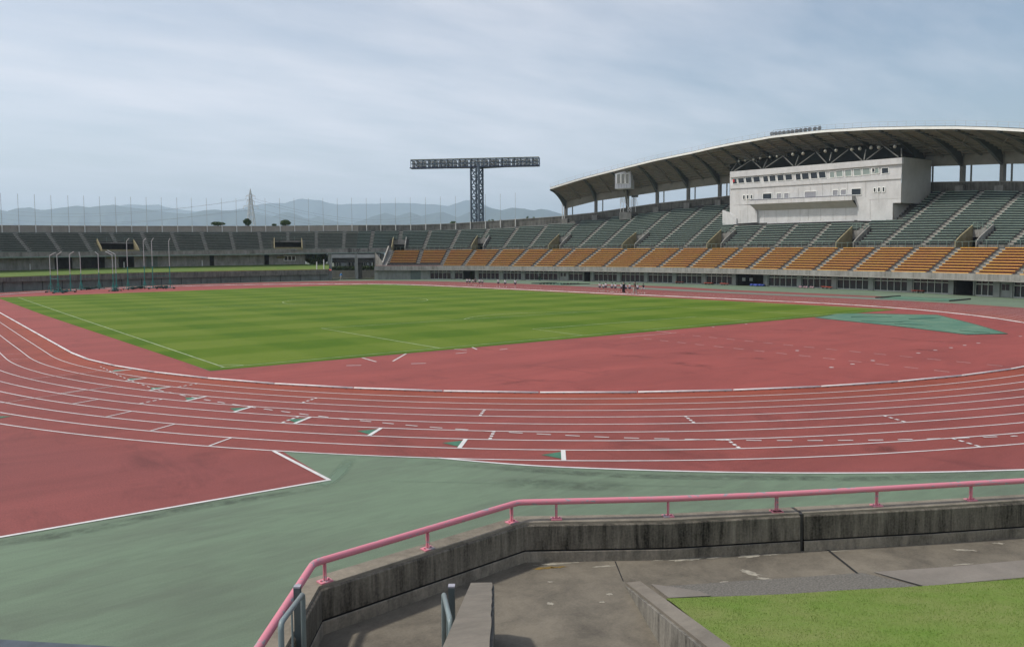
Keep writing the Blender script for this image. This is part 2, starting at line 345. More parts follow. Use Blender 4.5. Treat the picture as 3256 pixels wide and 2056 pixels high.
def turf_mat():
    m, t, b = newmat('mown_turf')
    g = t.nodes.new('ShaderNodeNewGeometry')
    nd = t.nodes.new('ShaderNodeTexNoise'); nd.inputs['Scale'].default_value = .6; nd.inputs['Detail'].default_value = 3; t.links.new(g.outputs['Position'], nd.inputs[0])
    ad = t.nodes.new('ShaderNodeVectorMath'); ad.operation = 'MULTIPLY_ADD'; ad.inputs[1].default_value = (1.4, 1.4, 0); t.links.new(nd.outputs['Color'], ad.inputs[0]); t.links.new(g.outputs['Position'], ad.inputs[2])
    s = t.nodes.new('ShaderNodeSeparateXYZ'); t.links.new(ad.outputs[0], s.inputs[0])
    def band(o, per, ph):
        a = t.nodes.new('ShaderNodeMath'); a.operation = 'MULTIPLY_ADD'; a.inputs[1].default_value = math.pi*2/per; a.inputs[2].default_value = ph; t.links.new(o, a.inputs[0])
        k = t.nodes.new('ShaderNodeMath'); k.operation = 'SINE'; t.links.new(a.outputs[0], k.inputs[0])
        k2 = t.nodes.new('ShaderNodeMapRange'); k2.inputs[1].default_value = -.28; k2.inputs[2].default_value = .28; t.links.new(k.outputs[0], k2.inputs[0]); return k2.outputs[0]
    bx, by = band(s.outputs[0], 10.4, .4), band(s.outputs[1], 9.2, 1.2)
    n = t.nodes.new('ShaderNodeTexNoise'); n.inputs['Scale'].default_value = .35; n.inputs['Detail'].default_value = 8; n.inputs['Roughness'].default_value = .65; t.links.new(g.outputs['Position'], n.inputs[0])
    def mm(op, a, b_, c=None):
        k = t.nodes.new('ShaderNodeMath'); k.operation = op
        for i, x in enumerate((a, b_, c)):
            if x is None: continue
            if isinstance(x, (int, float)): k.inputs[i].default_value = x
            else: t.links.new(x, k.inputs[i])
        return k.outputs[0]
    n4 = t.nodes.new('ShaderNodeTexNoise'); n4.inputs['Scale'].default_value = 9; n4.inputs['Detail'].default_value = 5; n4.inputs['Roughness'].default_value = .7; t.links.new(g.outputs['Position'], n4.inputs[0])
    val = mm('ADD', mm('ADD', mm('MULTIPLY', bx, .2), mm('MULTIPLY', by, .32)), mm('ADD', mm('MULTIPLY', n.outputs[0], .55), mm('MULTIPLY', n4.outputs[0], .3)))
    r = t.nodes.new('ShaderNodeValToRGB'); e = r.color_ramp.elements; e[0].position = .28; e[0].color = (.055, .116, .006, 1); e[1].position = .96; e[1].color = (.124, .174, .022, 1)
    x = e.new(.62); x.color = (.089, .146, .011, 1)
    t.links.new(val, r.inputs[0]); t.links.new(r.outputs[0], b.inputs['Base Color']); b.inputs['Roughness'].default_value = .9; b.inputs['Specular IOR Level'].default_value = .1
    return m
MT = track_mat(); MG = green_mat(); MTURF = turf_mat()
M_WHITE = mat('white_paint', (.60, .58, .56), .6, .12, 3.)
M_PITCHLINE = mat('pitch_line', (.27, .33, .19), .8, .3, 1.2)
M_GTRI = mat('green_mark', (.045, .145, .085), .7, .15, 4)
M_BRICKLINE = mat('faded_mark', (.50, .34, .31), .7, .3, 3)
M_STRIP = mat('grey_green_strip', (.145, .165, .13), .75, .12, .8)
M_DIRT = mat('earth', (.09, .10, .055), .95, .3, .02, detail=10)
# the ground: one sheet to the horizon
mb = MB(); n = 24
xs = [-20000, -8000, -2500, -900, -300, -100, 0, 100, 300, 900, 2500, 8000, 20000]
for i in range(len(xs)-1):
    for j in range(len(xs)-1):
        mb.add([(xs[i], xs[j], -.05), (xs[i+1], xs[j], -.05), (xs[i+1], xs[j+1], -.05), (xs[i], xs[j+1], -.05)], [(0, 1, 2, 3)])
struct(mb.build('ground', M_DIRT, origin=(0, 0, 0)))
# green apron: everything inside the foot of the stands
mb = MB(); inner = [tuple(q) for q in (PC+PN*(-.02))]
loop = inner+[(30, -60), (-20, -62), (-64, -60)]
mb.poly(loop, 0.); struct(mb.build('apron', MG, origin=(0, 0, 0)))
KR = 37.8
def ring(off, a0, a1, n=60, cy=0., ex=None):
    return [((KR+off)*math.cos(R_(a0+(a1-a0)*i/n)), cy+(KR+off)*math.sin(R_(a0+(a1-a0)*i/n))) for i in range(n+1)]
_ST = np.array([(130, 1.12), (150, 1.13), (162, 1.125), (175, 1.095), (193, 1.086), (206, 1.106), (220, 1.13), (229, 1.146), (236, 1.142), (245, 1.112), (256, 1.10), (275, 1.10), (330, 1.12), (400, 1.12)])
_SS = smooth(_ST, 8)
def lane_off(i, th): return i*float(np.interp(th, _SS[:, 0], _SS[:, 1]))
def lane(i):
    P = []
    for y in list(np.linspace(84, 30, 10))+list(np.linspace(27, 1, 14)):
        P.append((-(KR+lane_off(i, 180-math.degrees(math.atan2(y, KR)))), y))
    for th in np.linspace(180, 360, 121): o = KR+lane_off(i, th); P.append((o*math.cos(R_(th)), o*math.sin(R_(th))))
    P += [(KR+1.12*i, y) for y in np.linspace(4, 76, 12)]
    P += ring(1.12*i, 0, 180, 60, 80.)
    return P
def ribbon(mb, P, wd, z, closed=False):
    P = [np.array(p[:2], float) for p in P]; A = []; B = []; wd0 = wd
    for i, p in enumerate(P):
        a = P[i-1] if i else (P[-1] if closed else p); b = P[i+1] if i < len(P)-1 else (P[0] if closed else p)
        wd = wd0*(.75 if len(P) > 100 and p[1] > -12 else 1)
        d = b-a; d /= max(1e-9, np.linalg.norm(d)); nn = np.array([-d[1], d[0]])
        A.append((*(p+nn*wd/2), z)); B.append((*(p-nn*wd/2), z))
    mb.strip(A, B)
# red running surface
near_outer = [(-33.8, -34.2), (-32.9, -35.6), (-31.8, -37.0), (-29.6, -39.3), (-27.5, -41.2), (-25.2, -43.0), (-23.0, -44.5)]
l9 = [p for p in ring(10.15, 219.6, 225.2, 8)]
red = [(-54, -32.6), (-43.9, -33.7), (-37.1, -34.1)]+l9+near_outer+[(50.1*math.cos(R_(a)), 50.1*math.sin(R_(a))) for a in np.linspace(245, 345, 40)]
red += [(49.4, -8), (50.5, 10), (51.8, 25), (54, 42), (56, 60), (57, 76), (57, 93), (54, 109), (48, 122), (38, 129.3), (26, 132), (13, 132.2), (0, 128.8), (-17, 121.5), (-33, 110), (-48, 94), (-54, 84)]
mb = MB(); mb.poly(red, .004); struct(mb.build('running_track', MT, origin=(0, 0, 0)))
# strips beside the home straight: grey-green joint, then the red jumps runway
mb = MB(); A = [(49.45, -8), (50.55, 10), (51.85, 25), (54.05, 42), (56.05, 60)]; B = [(54.2, -8), (54.8, 10), (56, 25), (59.3, 42), (61.2, 60)]
mb.strip([(x, y, .008) for x, y in A], [(x, y, .008) for x, y in B]); struct(mb.build('path', M_STRIP, origin=(0, 0, 0)))
mb = MB(); Cc = [(57.5, -2), (59.6, 10), (61, 25), (66, 42), (66.6, 60)]
B2 = [(54.4, -3), (54.85, 10), (56.05, 25), (59.35, 42), (61.25, 60)]
mb.strip([(x, y, .008) for x, y in B2], [(x, y, .008) for x, y in Cc]); struct(mb.build('runway', MT, origin=(0, 0, 0)))
mb = MB(); mb.poly([(-33.6, -12.7), (33.7, -14.1), (37, 60), (36.3, 97), (24, 98.5), (7.5, 95.7), (-16, 91.2), (-34.9, 88), (-34.6, 40)], .010)
struct(mb.build('pitch', MTURF, origin=(0, 0, 0)))
# soil edge round the turf
mb = MB(); ribbon(mb, [(-33.65, 40), (-33.65, -12.78), (33.7, -14.18), (36, 40)], .12, .009); struct(mb.build('turf_edge', M_DIRT, origin=(0, 0, 0)))
# pitch lines
mb = MB(); z = .016
def PL(pts, wd=.10): ribbon(mb, pts, wd, z)
PL([(-32.4, 86), (-32.6, 40), (-32.7, -11.95)]); PL([(-32.9, -11.95), (0, -12.3), (32.9, -13.2)])
PL([(32.9, -13.2), (33.6, 30), (34.2, 85)], .1)
PL([(-19.8, -12.1), (-19.6, 5.6), (0, 5.2), (21.3, 4.4), (21.6, -12.8)], .12)
PL([(-8.0, -12.2), (-7.5, -6.05), (11.4, -6.6), (10.8, -12.6)], .12)
PL([(.7+9.3*math.cos(R_(a)), -1.0+9.3*math.sin(R_(a))) for a in np.linspace(42, 138, 16)])
PL([(.9+9.3*math.cos(R_(a)), 40.5+9.3*math.sin(R_(a))) for a in np.linspace(0, 360, 41)], .09)
PL([(-32.6, 40.5), (33.6, 40.5)], .1)
PL([(-32.7+1.0*math.cos(R_(a)), -12+1.0*math.sin(R_(a))) for a in np.linspace(0, 90, 8)], .1)
struct(mb.build('pitch_lines', M_PITCHLINE, origin=(0, 0, 0)))
# lane lines
mb = MB()
for i in range(1, 10): ribbon(mb, lane(i), .070, .012)
struct(mb.build('lane_lines', M_WHITE, origin=(0, 0, 0)))
# outer white edge lines
mb = MB()
ribbon(mb, [(-54, -32.6), (-43.9, -33.7), (-37.1, -34.13)], .1, .013); ribbon(mb, [(-37.14, -34.1), (-37.14, -30.4)], .1, .0135)
ribbon(mb, smooth([at(*Z2(380, 1117))[:2]]+near_outer, 4).tolist()+[(50.1*math.cos(R_(a)), 50.1*math.sin(R_(a))) for a in np.linspace(244, 330, 40)], .10, .013)
struct(mb.build('edge_lines', M_WHITE, origin=(0, 0, 0)))
# lane marks: radial lines across a lane, triangles before them
def pol(p): return math.hypot(p[0], p[1]), math.degrees(math.atan2(p[1], p[0])) % 360
def rad(i, th): o = KR+lane_off(i, th); return np.array([o*math.cos(R_(th)), o*math.sin(R_(th))])
mw = MB(); mg = MB(); mf = MB()
tri = [(9, Z2(1187, 1098)), (8, Z2(544, 1024)), (7, Z1(2135, 846)), (6, Z1(1722, 781)), (5, Z1(1388, 717)), (4, Z1(1125, 656)), (3, Z1(925, 598)), (2, Z1(778, 548)), (1, Z1(675, 500)), (9, Z1(35, 763))]
for i, q in tri:
    th = pol(at(*q))[1]; a, b = rad(i-1, th), rad(i, th); c = (a+b)/2
    if q != tri[-1][1]: ribbon(mw, [a, b], .13, .016)
    dth = math.degrees(.62/(KR+1.1*i)); ap = rad(i-.5, th-dth)
    mg.poly([a*.85+b*.15, a*.12+b*.88, ap], .014)
for i, q in [(9, Z1(1250, 905)), (8, Z1(925, 822)), (7, Z1(680, 745)), (6, Z1(500, 672)), (5, Z1(400, 620)), (4, Z1(300, 640))]:
    th = pol(at(*q))[1]; ribbon(mw, [rad(i-1, th), rad(i, th)], .07, .016)
for k, (i0, i1, q) in enumerate([(3, 8, Z1(230, 650)), (1, 4, Z1(330, 528)), (2, 3, Z1(60, 405)), (2, 4, Z1(60, 436))]):
    th = pol(at(*q))[1]; ribbon(mf, [rad(i0, th), rad(i1, th)], .05, .016)
for q in [Z1(1765, 666), Z1(865, 672), Z1(1652, 777), Z2(672, 824), Z2(732, 970), Z2(1988, 868), Z2(2264, 1022), Z3(1395, 937), Z3(1895, 1102), Z1(1080, 580)]:
    r0, th = pol(at(*q)); i = int((r0-KR)/1.12)+1; i = min(9, max(1, i)); a, b = rad(i-1, th), rad(i, th)
    for k in range(4):
        s0 = .0+k*.27; ribbon(mw, [a+(b-a)*s0, a+(b-a)*(s0+.15)], .10, .016)
def dashes(mbx, pts, on, off, wd, zz=.017):
    P = smooth([at(*q)[:2] for q in pts], 10); S_ = np.r_[0, np.cumsum(np.linalg.norm(np.diff(P, axis=0), axis=1))]
    s = 0
    while s < S_[-1]:
        e = min(S_[-1], s+on); ribbon(mbx, [(np.interp(x, S_, P[:, 0]), np.interp(x, S_, P[:, 1])) for x in np.linspace(s, e, 3)], wd, zz); s += on+off
dashes(mw, [Z1(900, 610), Z1(1230, 675), Z1(1750, 750), Z2(110, 900), Z2(500, 932), Z2(900, 957), Z2(1500, 986), Z2(2000, 998), Z3(440, 1088), Z3(1150, 1087), Z3(1700, 1076), Z3(2250, 1057)], .45, .45, .07)
dashes(mw, [Z1(570, 475), Z1(720, 545), Z1(900, 610)], .35, .35, .05)
dashes(mf, [Z2(1700, 355), Z3(0, 420), Z3(900, 517), Z3(1800, 617)], .7, .75, .09)
dashes(mf, [Z2(1960, 330), Z3(0, 362), Z3(1000, 462), Z3(2190, 578)], .7, .75, .09)
for a, b in [(Z1(2235, 445), Z1(2310, 402)), (Z1(2060, 425), Z1(2140, 448)), (Z1(1970, 470), Z1(2055, 468)), (Z2(215, 515), Z2(310, 512)), (Z2(500, 450), Z2(570, 443)), (Z2(605, 410), Z2(635, 424)), (Z2(490, 422), Z2(570, 428)), (Z2(780, 425), Z2(830, 420)), (Z2(1550, 348), Z2(1910, 317)), (Z2(1780, 305), Z2(1880, 320))]:
    ribbon(mf if a[0] > 1800 else mw, [at(*a)[:2], at(*b)[:2]], .10, .0165)
struct(mw.build('lane_marks', M_WHITE, origin=(0, 0, 0))); struct(mg.build('green_lane_marks', M_GTRI, origin=(0, 0, 0))); struct(mf.build('faded_marks', M_BRICKLINE, origin=(0, 0, 0)))
# small white spots left on the infield
mb = MB()
for x, y in [(1565, 484), (1682, 464), (1790, 447), (1885, 430), (1980, 415), (965, 583), (1110, 560), (728, 467), (1250, 536), (375, 283), (147, 303), (2270, 368)]:
    c = at(*Z3(x, y)); mb.poly([c+np.array([math.cos(a), math.sin(a), 0])*.12 for a in np.linspace(0, 5.4, 7)], .0168)
struct(mb.build('ground_spots', M_WHITE, origin=(0, 0, 0)))
# dark gutter strip at the foot of the near stand (bottom left)
mb = MB(); g0, g1 = at(0, 2031, .006), at(430, 2058, .006); dn = np.array([.1, -1.4, 0])
mb.poly([g0+(g0-g1)*2, g1+(g1-g0)*.6, g1+(g1-g0)*.6+dn, g0+(g0-g1)*2+dn], .006); struct(mb.build('gutter', mat('gutter_slab', (.07, .085, .10), .7, .2, 4), origin=(0, 0, 0)))
# raised aluminium kerb, in 5 m lengths with a joint between them
M_KERB = mat('kerb_white', (.72, .71, .69), .45, .12, 3)
M_DARK = mat('dark_gap', (.02, .02, .02), .8)
circ = [(-KR, y) for y in np.linspace(80, 0, 17)]+ring(0, 180, 360, 30)[1:]+[(KR, y) for y in np.linspace(5, 80, 16)]+ring(0, 0, 180, 30, 80.)[1:]
grp = 'lengths of white kerb round the infield'
kerb = thing('track_kerb', 'low white metal kerb pipe edging the inside of the running track', 'kerb', (0, 0, 0))
for i in range(len(circ)-1):
    a, b = np.array(circ[i]), np.array(circ[i+1]); d = (b-a)/np.linalg.norm(b-a); a2, b2 = a+d*.03, b-d*.03
    mb = MB(); rk = .037 if a[1] < 0 else .05; mb.tube([(*a2, .052), (*b2, .052)], rk, 8)
    if a[1] < 60:
        o = mb.build('kerb_rail', M_KERB, kerb, True)
        mf2 = MB()
        for k in range(6):
            q = a+(b-a)*(k+.5)/6; mf2.box((*q, .012), (.06, .10, .02), (*d, 0))
        mf2.build('foot', M_DARK, o)
    else: mb.build('kerb_rail', M_KERB, kerb, True)

# dirt bands and a fresher repainted strip on the apron: see-through stain sheets with ragged noise edges
def stain_mat(name, col, lo, hi, sc, mx=.6):
    m, t, b = newmat(name); b.inputs['Base Color'].default_value = (*col, 1); b.inputs['Roughness'].default_value = .85
    g = t.nodes.new('ShaderNodeNewGeometry'); n = t.nodes.new('ShaderNodeTexNoise'); n.inputs['Scale'].default_value = sc; n.inputs['Detail'].default_value = 10; n.inputs['Roughness'].default_value = .7
    t.links.new(g.outputs['Position'], n.inputs[0]); k = t.nodes.new('ShaderNodeMapRange'); k.inputs[1].default_value = lo; k.inputs[2].default_value = hi; k.inputs[4].default_value = mx; t.links.new(n.outputs[0], k.inputs[0])
    # fade towards the edge of the strip, using its own width coordinate
    at_ = t.nodes.new('ShaderNodeAttribute'); at_.attribute_name = 'w'; mu = t.nodes.new('ShaderNodeMath'); mu.operation = 'MULTIPLY'; t.links.new(k.outputs[0], mu.inputs[0]); t.links.new(at_.outputs['Fac'], mu.inputs[1])
    t.links.new(mu.outputs[0], b.inputs['Alpha']); return m
def stain(name, P, wd, z, m_):
    P = smooth(P, 5); n = len(P); d = np.gradient(P, axis=0); d /= np.linalg.norm(d, axis=1)[:, None]; nn = np.c_[-d[:, 1], d[:, 0]]; vs = []; ws = []
    for k, w_ in ((-1, 0), (-.4, 1), (.4, 1), (1, 0)):
        for i in range(n): q = P[i]+nn[i]*k*wd/2; vs.append((q[0], q[1], z)); ws.append(w_*min(1, 4*i/n, 4*(n-1-i)/n))
    fs = [(r*n+i, r*n+i+1, (r+1)*n+i+1, (r+1)*n+i) for r in range(3) for i in range(n-1)]
    me = bpy.data.meshes.new(name); me.from_pydata(vs, [], fs); a = me.attributes.new('w', 'FLOAT', 'POINT'); a.data.foreach_set('value', ws); me.materials.append(m_)
    o = bpy.data.objects.new(name, me); COL.objects.link(o); struct(o)
M_ST = stain_mat('ground_dirt', (.06, .072, .055), .36, .68, 2.4, .5); M_STR = stain_mat('track_dirt', (.07, .03, .022), .42, .68, 1.3, .38); M_FRESH = stain_mat('fresh_strip', (.16, .235, .16), .2, .4, .8, .7)
G2 = lambda *q: at(*q)[:2]
stain('dirt_band', [G2(-100, 1745), G2(0, 1725), G2(200, 1700), G2(420, 1655), G2(620, 1612), G2(800, 1585), G2(960, 1560), G2(1130, 1530)], .55, .006, M_ST)
stain('dirt_band', [G2(*Z2(150, 1135)), G2(*Z2(700, 1170)), G2(*Z2(1100, 1200)), G2(*Z2(1700, 1232)), G2(*Z2(2400, 1240)), G2(*Z3(1200, 1350)), G2(*Z3(1700, 1335)), G2(*Z3(2290, 1318))], .55, .006, M_ST)
stain('dirt_band', [G2(*Z2(720, 1270)), G2(*Z2(1000, 1275)), G2(*Z2(1300, 1290)), G2(*Z2(1700, 1300))], 1.0, .0062, M_ST)
stain('fresh_strip', [G2(*Z1(1780, 1150)), G2(*Z1(1890, 1118)), G2(*Z1(2010, 985))], .45, .0066, M_FRESH)
for P in ([(1470, 460), (1600, 465), (1760, 480)], [(1850, 500), (1990, 520), (2150, 535)], [(700, 620), (900, 640), (1050, 610)], [(1250, 670), (1400, 668)], [(1850, 440), (2000, 450), (2150, 455)]): stain('track_dirt', [G2(*Z2(*q)) for q in P], 1.4, .0072, M_STR)
for P in ([(1300, 370), (1600, 400), (1900, 405)], [(1450, 465), (1620, 460), (1750, 480)], [(300, 525), (450, 520), (560, 530)], [(500, 320), (700, 325), (900, 330)], [(1150, 1130), (1300, 1140), (1450, 1150)]): stain('track_dirt', [G2(*Z3(*q)) for q in P], 1.2, .0072, M_STR)
# long weld seams of the rubber sheets
mb = MB()
for a, b in (((1240, 1530), (2300, 1548)),): ribbon(mb, [G2(*a), G2(*b)], .012, .0063)
struct(mb.build('apron_seams', mat('seam', (.10, .14, .10), .8, .2, 3), origin=(0, 0, 0)))
# ================================================================ STANDS
M_CONC = stained('stand_concrete', (.30, .29, .265), (.12, .115, .10), 1.5, .4, .36, .62)
M_CONC_L = stained('fascia_concrete', (.33, .32, .29), (.13, .125, .11), 2.5, .25, .36, .6)
M_CONC_D = stained('dirty_concrete', (.20, .195, .17), (.055, .052, .045), 2.2, .3, .38, .62)
M_TERR = mat('terrace', (.075, .075, .070), .9, .25, 1.2)
M_STEP2 = mat('worn_step', (.27, .26, .235), .85, .2, 3)
M_STEP = mat('aisle_step', (.30, .285, .25), .85, .2, 3)
M_ORANGE = mat('orange_bench', (.90, .52, .10), .5, .18, .25, col2=(.88, .42, .11))
M_MAROON = mat('maroon_panel', (.12, .036, .014), .6, .3, 2)
M_GREEN = mat('green_bench', (.29, .375, .305), .45, .15, 1.5)
M_GPAN = mat('green_panel_shade', (.012, .026, .026), .5, .3, 2)  # near-black panel carries the shade below the seat in its colour
M_GREY = mat('grey_green_bench', (.19, .21, .17), .7, .25, .6)
M_GREYP = mat('grey_panel', (.062, .070, .060), .7, .3, 2)
M_RAIL = mat('grey_green_rail', (.20, .27, .23), .5, .15, 3)
M_WFRAME = mat('window_frame', (.48, .49, .44), .5, .1, 3)
M_GLASS = glassmat('dark_glass')
M_TAN = stained('tan_render', (.29, .25, .145), (.17, .14, .07), 1.2, .5, .36, .6)
M_WALLG = stained('pale_wall', (.30, .31, .285), (.17, .175, .16), 1.2, .4, .34, .6)
M_INNER = mat('dim_interior', (.05, .05, .048), .9, .3, 1)  # dimness of the openings put into a dark colour; wall joints share it
M_WHITEM = mat('white_metal', (.66, .66, .64), .5, .06, 2)
M_STEEL = mat('painted_steel', (.17, .175, .16), .6, .15, 1.5)
vC = tab([(1191, 845), (1509, 845), (1700, 847), (2005, 849), (2200, 851), (2340, 854), (2900, 865), (3256, 874)])
vB = tab([(1191, 859), (1509, 859), (1820, 862), (1967, 864), (2158, 867), (2340, 870), (2549, 875), (2900, 885), (3029, 889), (3256, 897)])
vD = tab([(1256, 796.5), (1650, 793.6), (1790, 792), (2150, 789.8), (2600, 787.5), (3000, 786.6), (3256, 786.5)])
vE = tab([(0, 800), (409, 798), (817, 791.5), (1150, 787), (1350, 785.7), (1650, 782), (2140, 777.4), (2600, 774), (3000, 770.3), (3256, 769.5)])
vFt = tab([(0, 734), (817, 733), (1143, 731), (1300, 730), (1430, 727), (1550, 723), (1656, 715), (1745, 708), (1852, 695), (1944, 685), (2028, 675), (2146, 656.5), (2242, 647), (2314, 641), (2600, 612), (2850, 603), (3006, 601), (3128, 599), (3256, 601), (3500, 606)])
vG = tab([(0, 718), (409, 720), (817, 720), (1143, 717), (1300, 716.5), (1443, 711.5), (1574, 703), (1722, 693), (1798, 687), (1891, 677.5), (2081, 649), (2283, 628), (2500, 603), (2750, 588), (2949, 581), (3181, 578), (3256, 579), (3500, 584)])
nF = tab([(0, 12), (1580, 12), (1655, 13), (1745, 14), (1852, 16), (1944, 18), (2028, 19.2), (2146, 20.6), (2242, 21.5), (2320, 22), (3256, 22)])
TR = .85; O0 = 9.4
# orange tier stations (aisles): pixel column of the aisle at the bottom and the top of the tier
oa_b = [1228, 1326, 1402, 1472.5, 1549.8, 1622.8, 1693.4, 1763, 1834, 1919.7, 2005, 2093, 2188, 2278.8, 2377.6, 2481, 2589.5, 2703.8, 2824, 2953.7, 3090.6, 3229, 3376]
oa_t = [1247, 1340.4, 1425.9, 1509, 1592, 1673.7, 1749.6, 1822.8, 1903, 1986.8, 2075, 2165, 2256.5, 2354, 2455, 2561, 2671.5, 2788.4, 2911.7, 3042.9, 3183.6, 3330, 3484]
def ordn(n): return ['bottom', 'second', 'third', 'fourth', 'fifth', 'sixth', 'seventh', 'eighth', 'ninth', 'tenth', 'eleventh', 'twelfth', 'thirteenth', 'fourteenth', 'fifteenth', 'sixteenth', 'seventeenth', 'eighteenth', 'nineteenth', 'twentieth', 'twenty-first', 'twenty-second', 'twenty-third', 'twenty-fourth'][n]
def ords(n): return (['first'] + [ordn(i) for i in range(1, 24)])[n]
ms = thing('main_stand', 'long curved grandstand of two tiers with orange lower and green upper benches', 'grandstand', (79, 60, 0))
ls = thing('end_stand', 'grey curved end stand with weathered benches above a grass bank', 'grandstand', (0, 132, 0))
def prow(pb, pt, n):
    return lambda r: pb+(pt-pb)*(r/n)
vor0 = lambda u: vC(u)-2.6
class St: pass
OS = []
for k, (ub, ut) in enumerate(zip(oa_b, oa_t)):
    s = St(); s.a = hit(ub, vor0(ub), -.9); s.b = hit(ut, vD(ut), 7.4); s.P = prow(s.a, s.b, 9); OS.append(s)
dirv = lambda a, b: (b-a)/np.linalg.norm(b-a)
def bench(mb, A, B, outw, seat=.4, depth=.40, th=.085, ph=.27):
    """slat seat between A and B whose top is at A.z/B.z, with the panel under its front"""
    o = np.array([*outw[:2], 0.]); o /= np.linalg.norm(o); z = np.array([0, 0, 1.])
    mb.mi = 0; mb.hexa([A-z*th, B-z*th, B+o*depth-z*th, A+o*depth-z*th, A, B, B+o*depth, A+o*depth])
    mb.mi = 1; a, b = A+o*.07-z*th, B+o*.07-z*th; mb.hexa([a-z*ph, b-z*ph, b+o*.05-z*ph, a+o*.05-z*ph, a, b, b+o*.05, a+o*.05]); mb.mi = 0
# ---- orange tier
terr = MB(); orange_count = 0
VOM = {0: 1.7, 3: 1.7, 6: 1.7, 9: 1.7, 12: 1.7, 16: 1.7, 19: 1.7}
for k in range(len(OS)-1):
    s, t = OS[k], OS[k+1]; bay = 'blocks of orange benches in the lower tier'
    for r in range(10):
        A, B = s.P(r), t.P(r); A2, B2 = s.P(r+1), t.P(r+1)
        zA, zB = A[2]-.38, B[2]-.38
        # tread and riser
        t0, t1 = s.P(r-.1), t.P(r-.1); t2, t3 = s.P(r+.9), t.P(r+.9)
        terr.add([V3(t0, zA), V3(t1, zB), V3(t3, zB), V3(t2, zA), V3(t2, A2[2]-.38), V3(t3, B2[2]-.38)], [(0, 1, 2, 3), (3, 2, 5, 4)])
        if k < 2 and r < 2: continue
        d = dirv(A, B); L = np.linalg.norm(B-A); m0 = .62/L; a, b = A+(B-A)*m0, B-(B-A)*m0
        mb = MB(); bench(mb, a, b, (A2-A)+(B2-B))
        o = mb.build('orange_bench', [M_ORANGE, M_MAROON])
        tag(o, f'orange bench, {ordn(r)} row of the lower tier, {ords(k)} block counted from the gate', 'bench', 'orange benches of the lower tier'); orange_count += 1
terr.build('lower_terrace', M_TERR, ms)
for k, s in enumerate(OS):
    mb = MB(); t = OS[k+1] if k < len(OS)-1 else OS[k-1]; d = dirv(s.a, t.a); d = np.array([d[0], d[1], 0])*(1 if k < len(OS)-1 else -1)
    for r in range(2 if k < 2 else 0, 10):
        for h in (0, 1):
            A, B = s.P(r+h*.5-.1), s.P(r+h*.5+.42); z0 = s.P(r)[2]-.40; z1 = s.P(r)[2]-.38+.02+h*.21+.0
            w2 = d*.47; mb.hexa([V3(A-w2, z0), V3(A+w2, z0), V3(B+w2, z0), V3(B-w2, z0), V3(A-w2, z1), V3(A+w2, z1), V3(B+w2, z1), V3(B-w2, z1)])
    mb.build('aisle_stairs', M_STEP2, ms)
# ---- slab edge, soffit, base wall
us = np.r_[1191, np.arange(1240, 3460, 40)]
top = [hit(u, vC(u), -1.5) for u in us]; bot = [np.array([p[0], p[1], zon(p, vB(u))]) for u, p in zip(us, top)]
foot = [hit(u, vB(u), 0) for u in us]
back0 = [hit(u, vor0(u), -.95) for u in us]
mb = MB(); zo = np.array([0, 0, 1.])
lip = []
for u, p in zip(us, top): i = None; lip.append(p)
mb.strip(bot, top)
mb.strip(top, [V3(b, t_[2]+.0) for b, t_ in zip(back0, top)])
mb.strip([V3(b, bb[2]+.0) for b, bb in zip(foot, bot)], bot)
mb.strip([V3(b, t_[2]) for b, t_ in zip(back0, top)], [V3(b, b[2]-.38) for b in back0])
i0 = OS[0].P(9); mb.add([V3(top[0]), V3(bot[0]), V3(foot[0], bot[0][2]), V3(back0[0], top[0][2])], [(0, 1, 2, 3)])
mb.build('slab_edge', M_CONC_L, ms)
mb = MB()   # thin bright drip lip along the bottom of the slab edge
for i in range(len(us)-1): mb.bar(bot[i]+np.array([0, 0, .03]), bot[i+1]+np.array([0, 0, .03]), .12, .12)
mb.build('drip_edge', M_STEP, ms)
# end flank of the lower tier, facing the gate
s = OS[0]; mb = MB()
fp = [V3(hit(1191, 889, 0), 0), V3(hit(1191, 889, 12), 0)]
e0 = hit(1191, 889, 0); e1 = hit(1191, 885, 10)
mb.add([V3(e0, 0), V3(e1, 0), V3(e1, s.P(9)[2]), V3(s.P(0), s.P(0)[2]-.3), V3(e0, bot[0][2])], [(0, 1, 2, 3, 4)])
mb.build('flank_wall', M_CONC, ms)
mb = MB(); a_, b_ = Zb(1680, 1030), Zb(1742, 872)
pa_, pb_ = s.P(.6)+np.array([0, 0, .3]), s.P(9.6)+np.array([0, 0, .9]); dq = dirv(OS[1].a, OS[0].a)*1.0; dq[2] = 0
mb.hexa([V3(pa_+dq, 2.5), V3(pb_+dq, 2.5), V3(pb_+dq*1.2, 2.5), V3(pa_+dq*1.2, 2.5), pa_+dq, pb_+dq, pb_+dq*1.2, pa_+dq*1.2])
mb.build('stair_parapet', M_CONC, ms); mb = MB(); mb.bar(pa_+dq*1.1+np.array([0, 0, .06]), pb_+dq*1.1+np.array([0, 0, .06]), .32, .16); mb.build('parapet_cap', M_STEP, ms)
mb = MB(); q0, q1 = s.P(-.1), s.P(9.9); mb.add([q0-np.array([0, 0, .38]), q1-np.array([0, 0, .38]), q1+dq-np.array([0, 0, .38]), q0+dq-np.array([0, 0, .38])], [(0, 1, 2, 3)]); mb.build('stair_base', M_CONC, ms)
# red-pink hand rail on the slab's left end, posts on top
mb = MB(); rp = [hit(u, vC(u)-1.0, -1.3) for u in np.arange(1193, 1405, 30)]
mb.tube(rp, .045, 6); mb.build('front_rail', mat('red_rail', (.42, .16, .15), .5, .2, 3), ms)
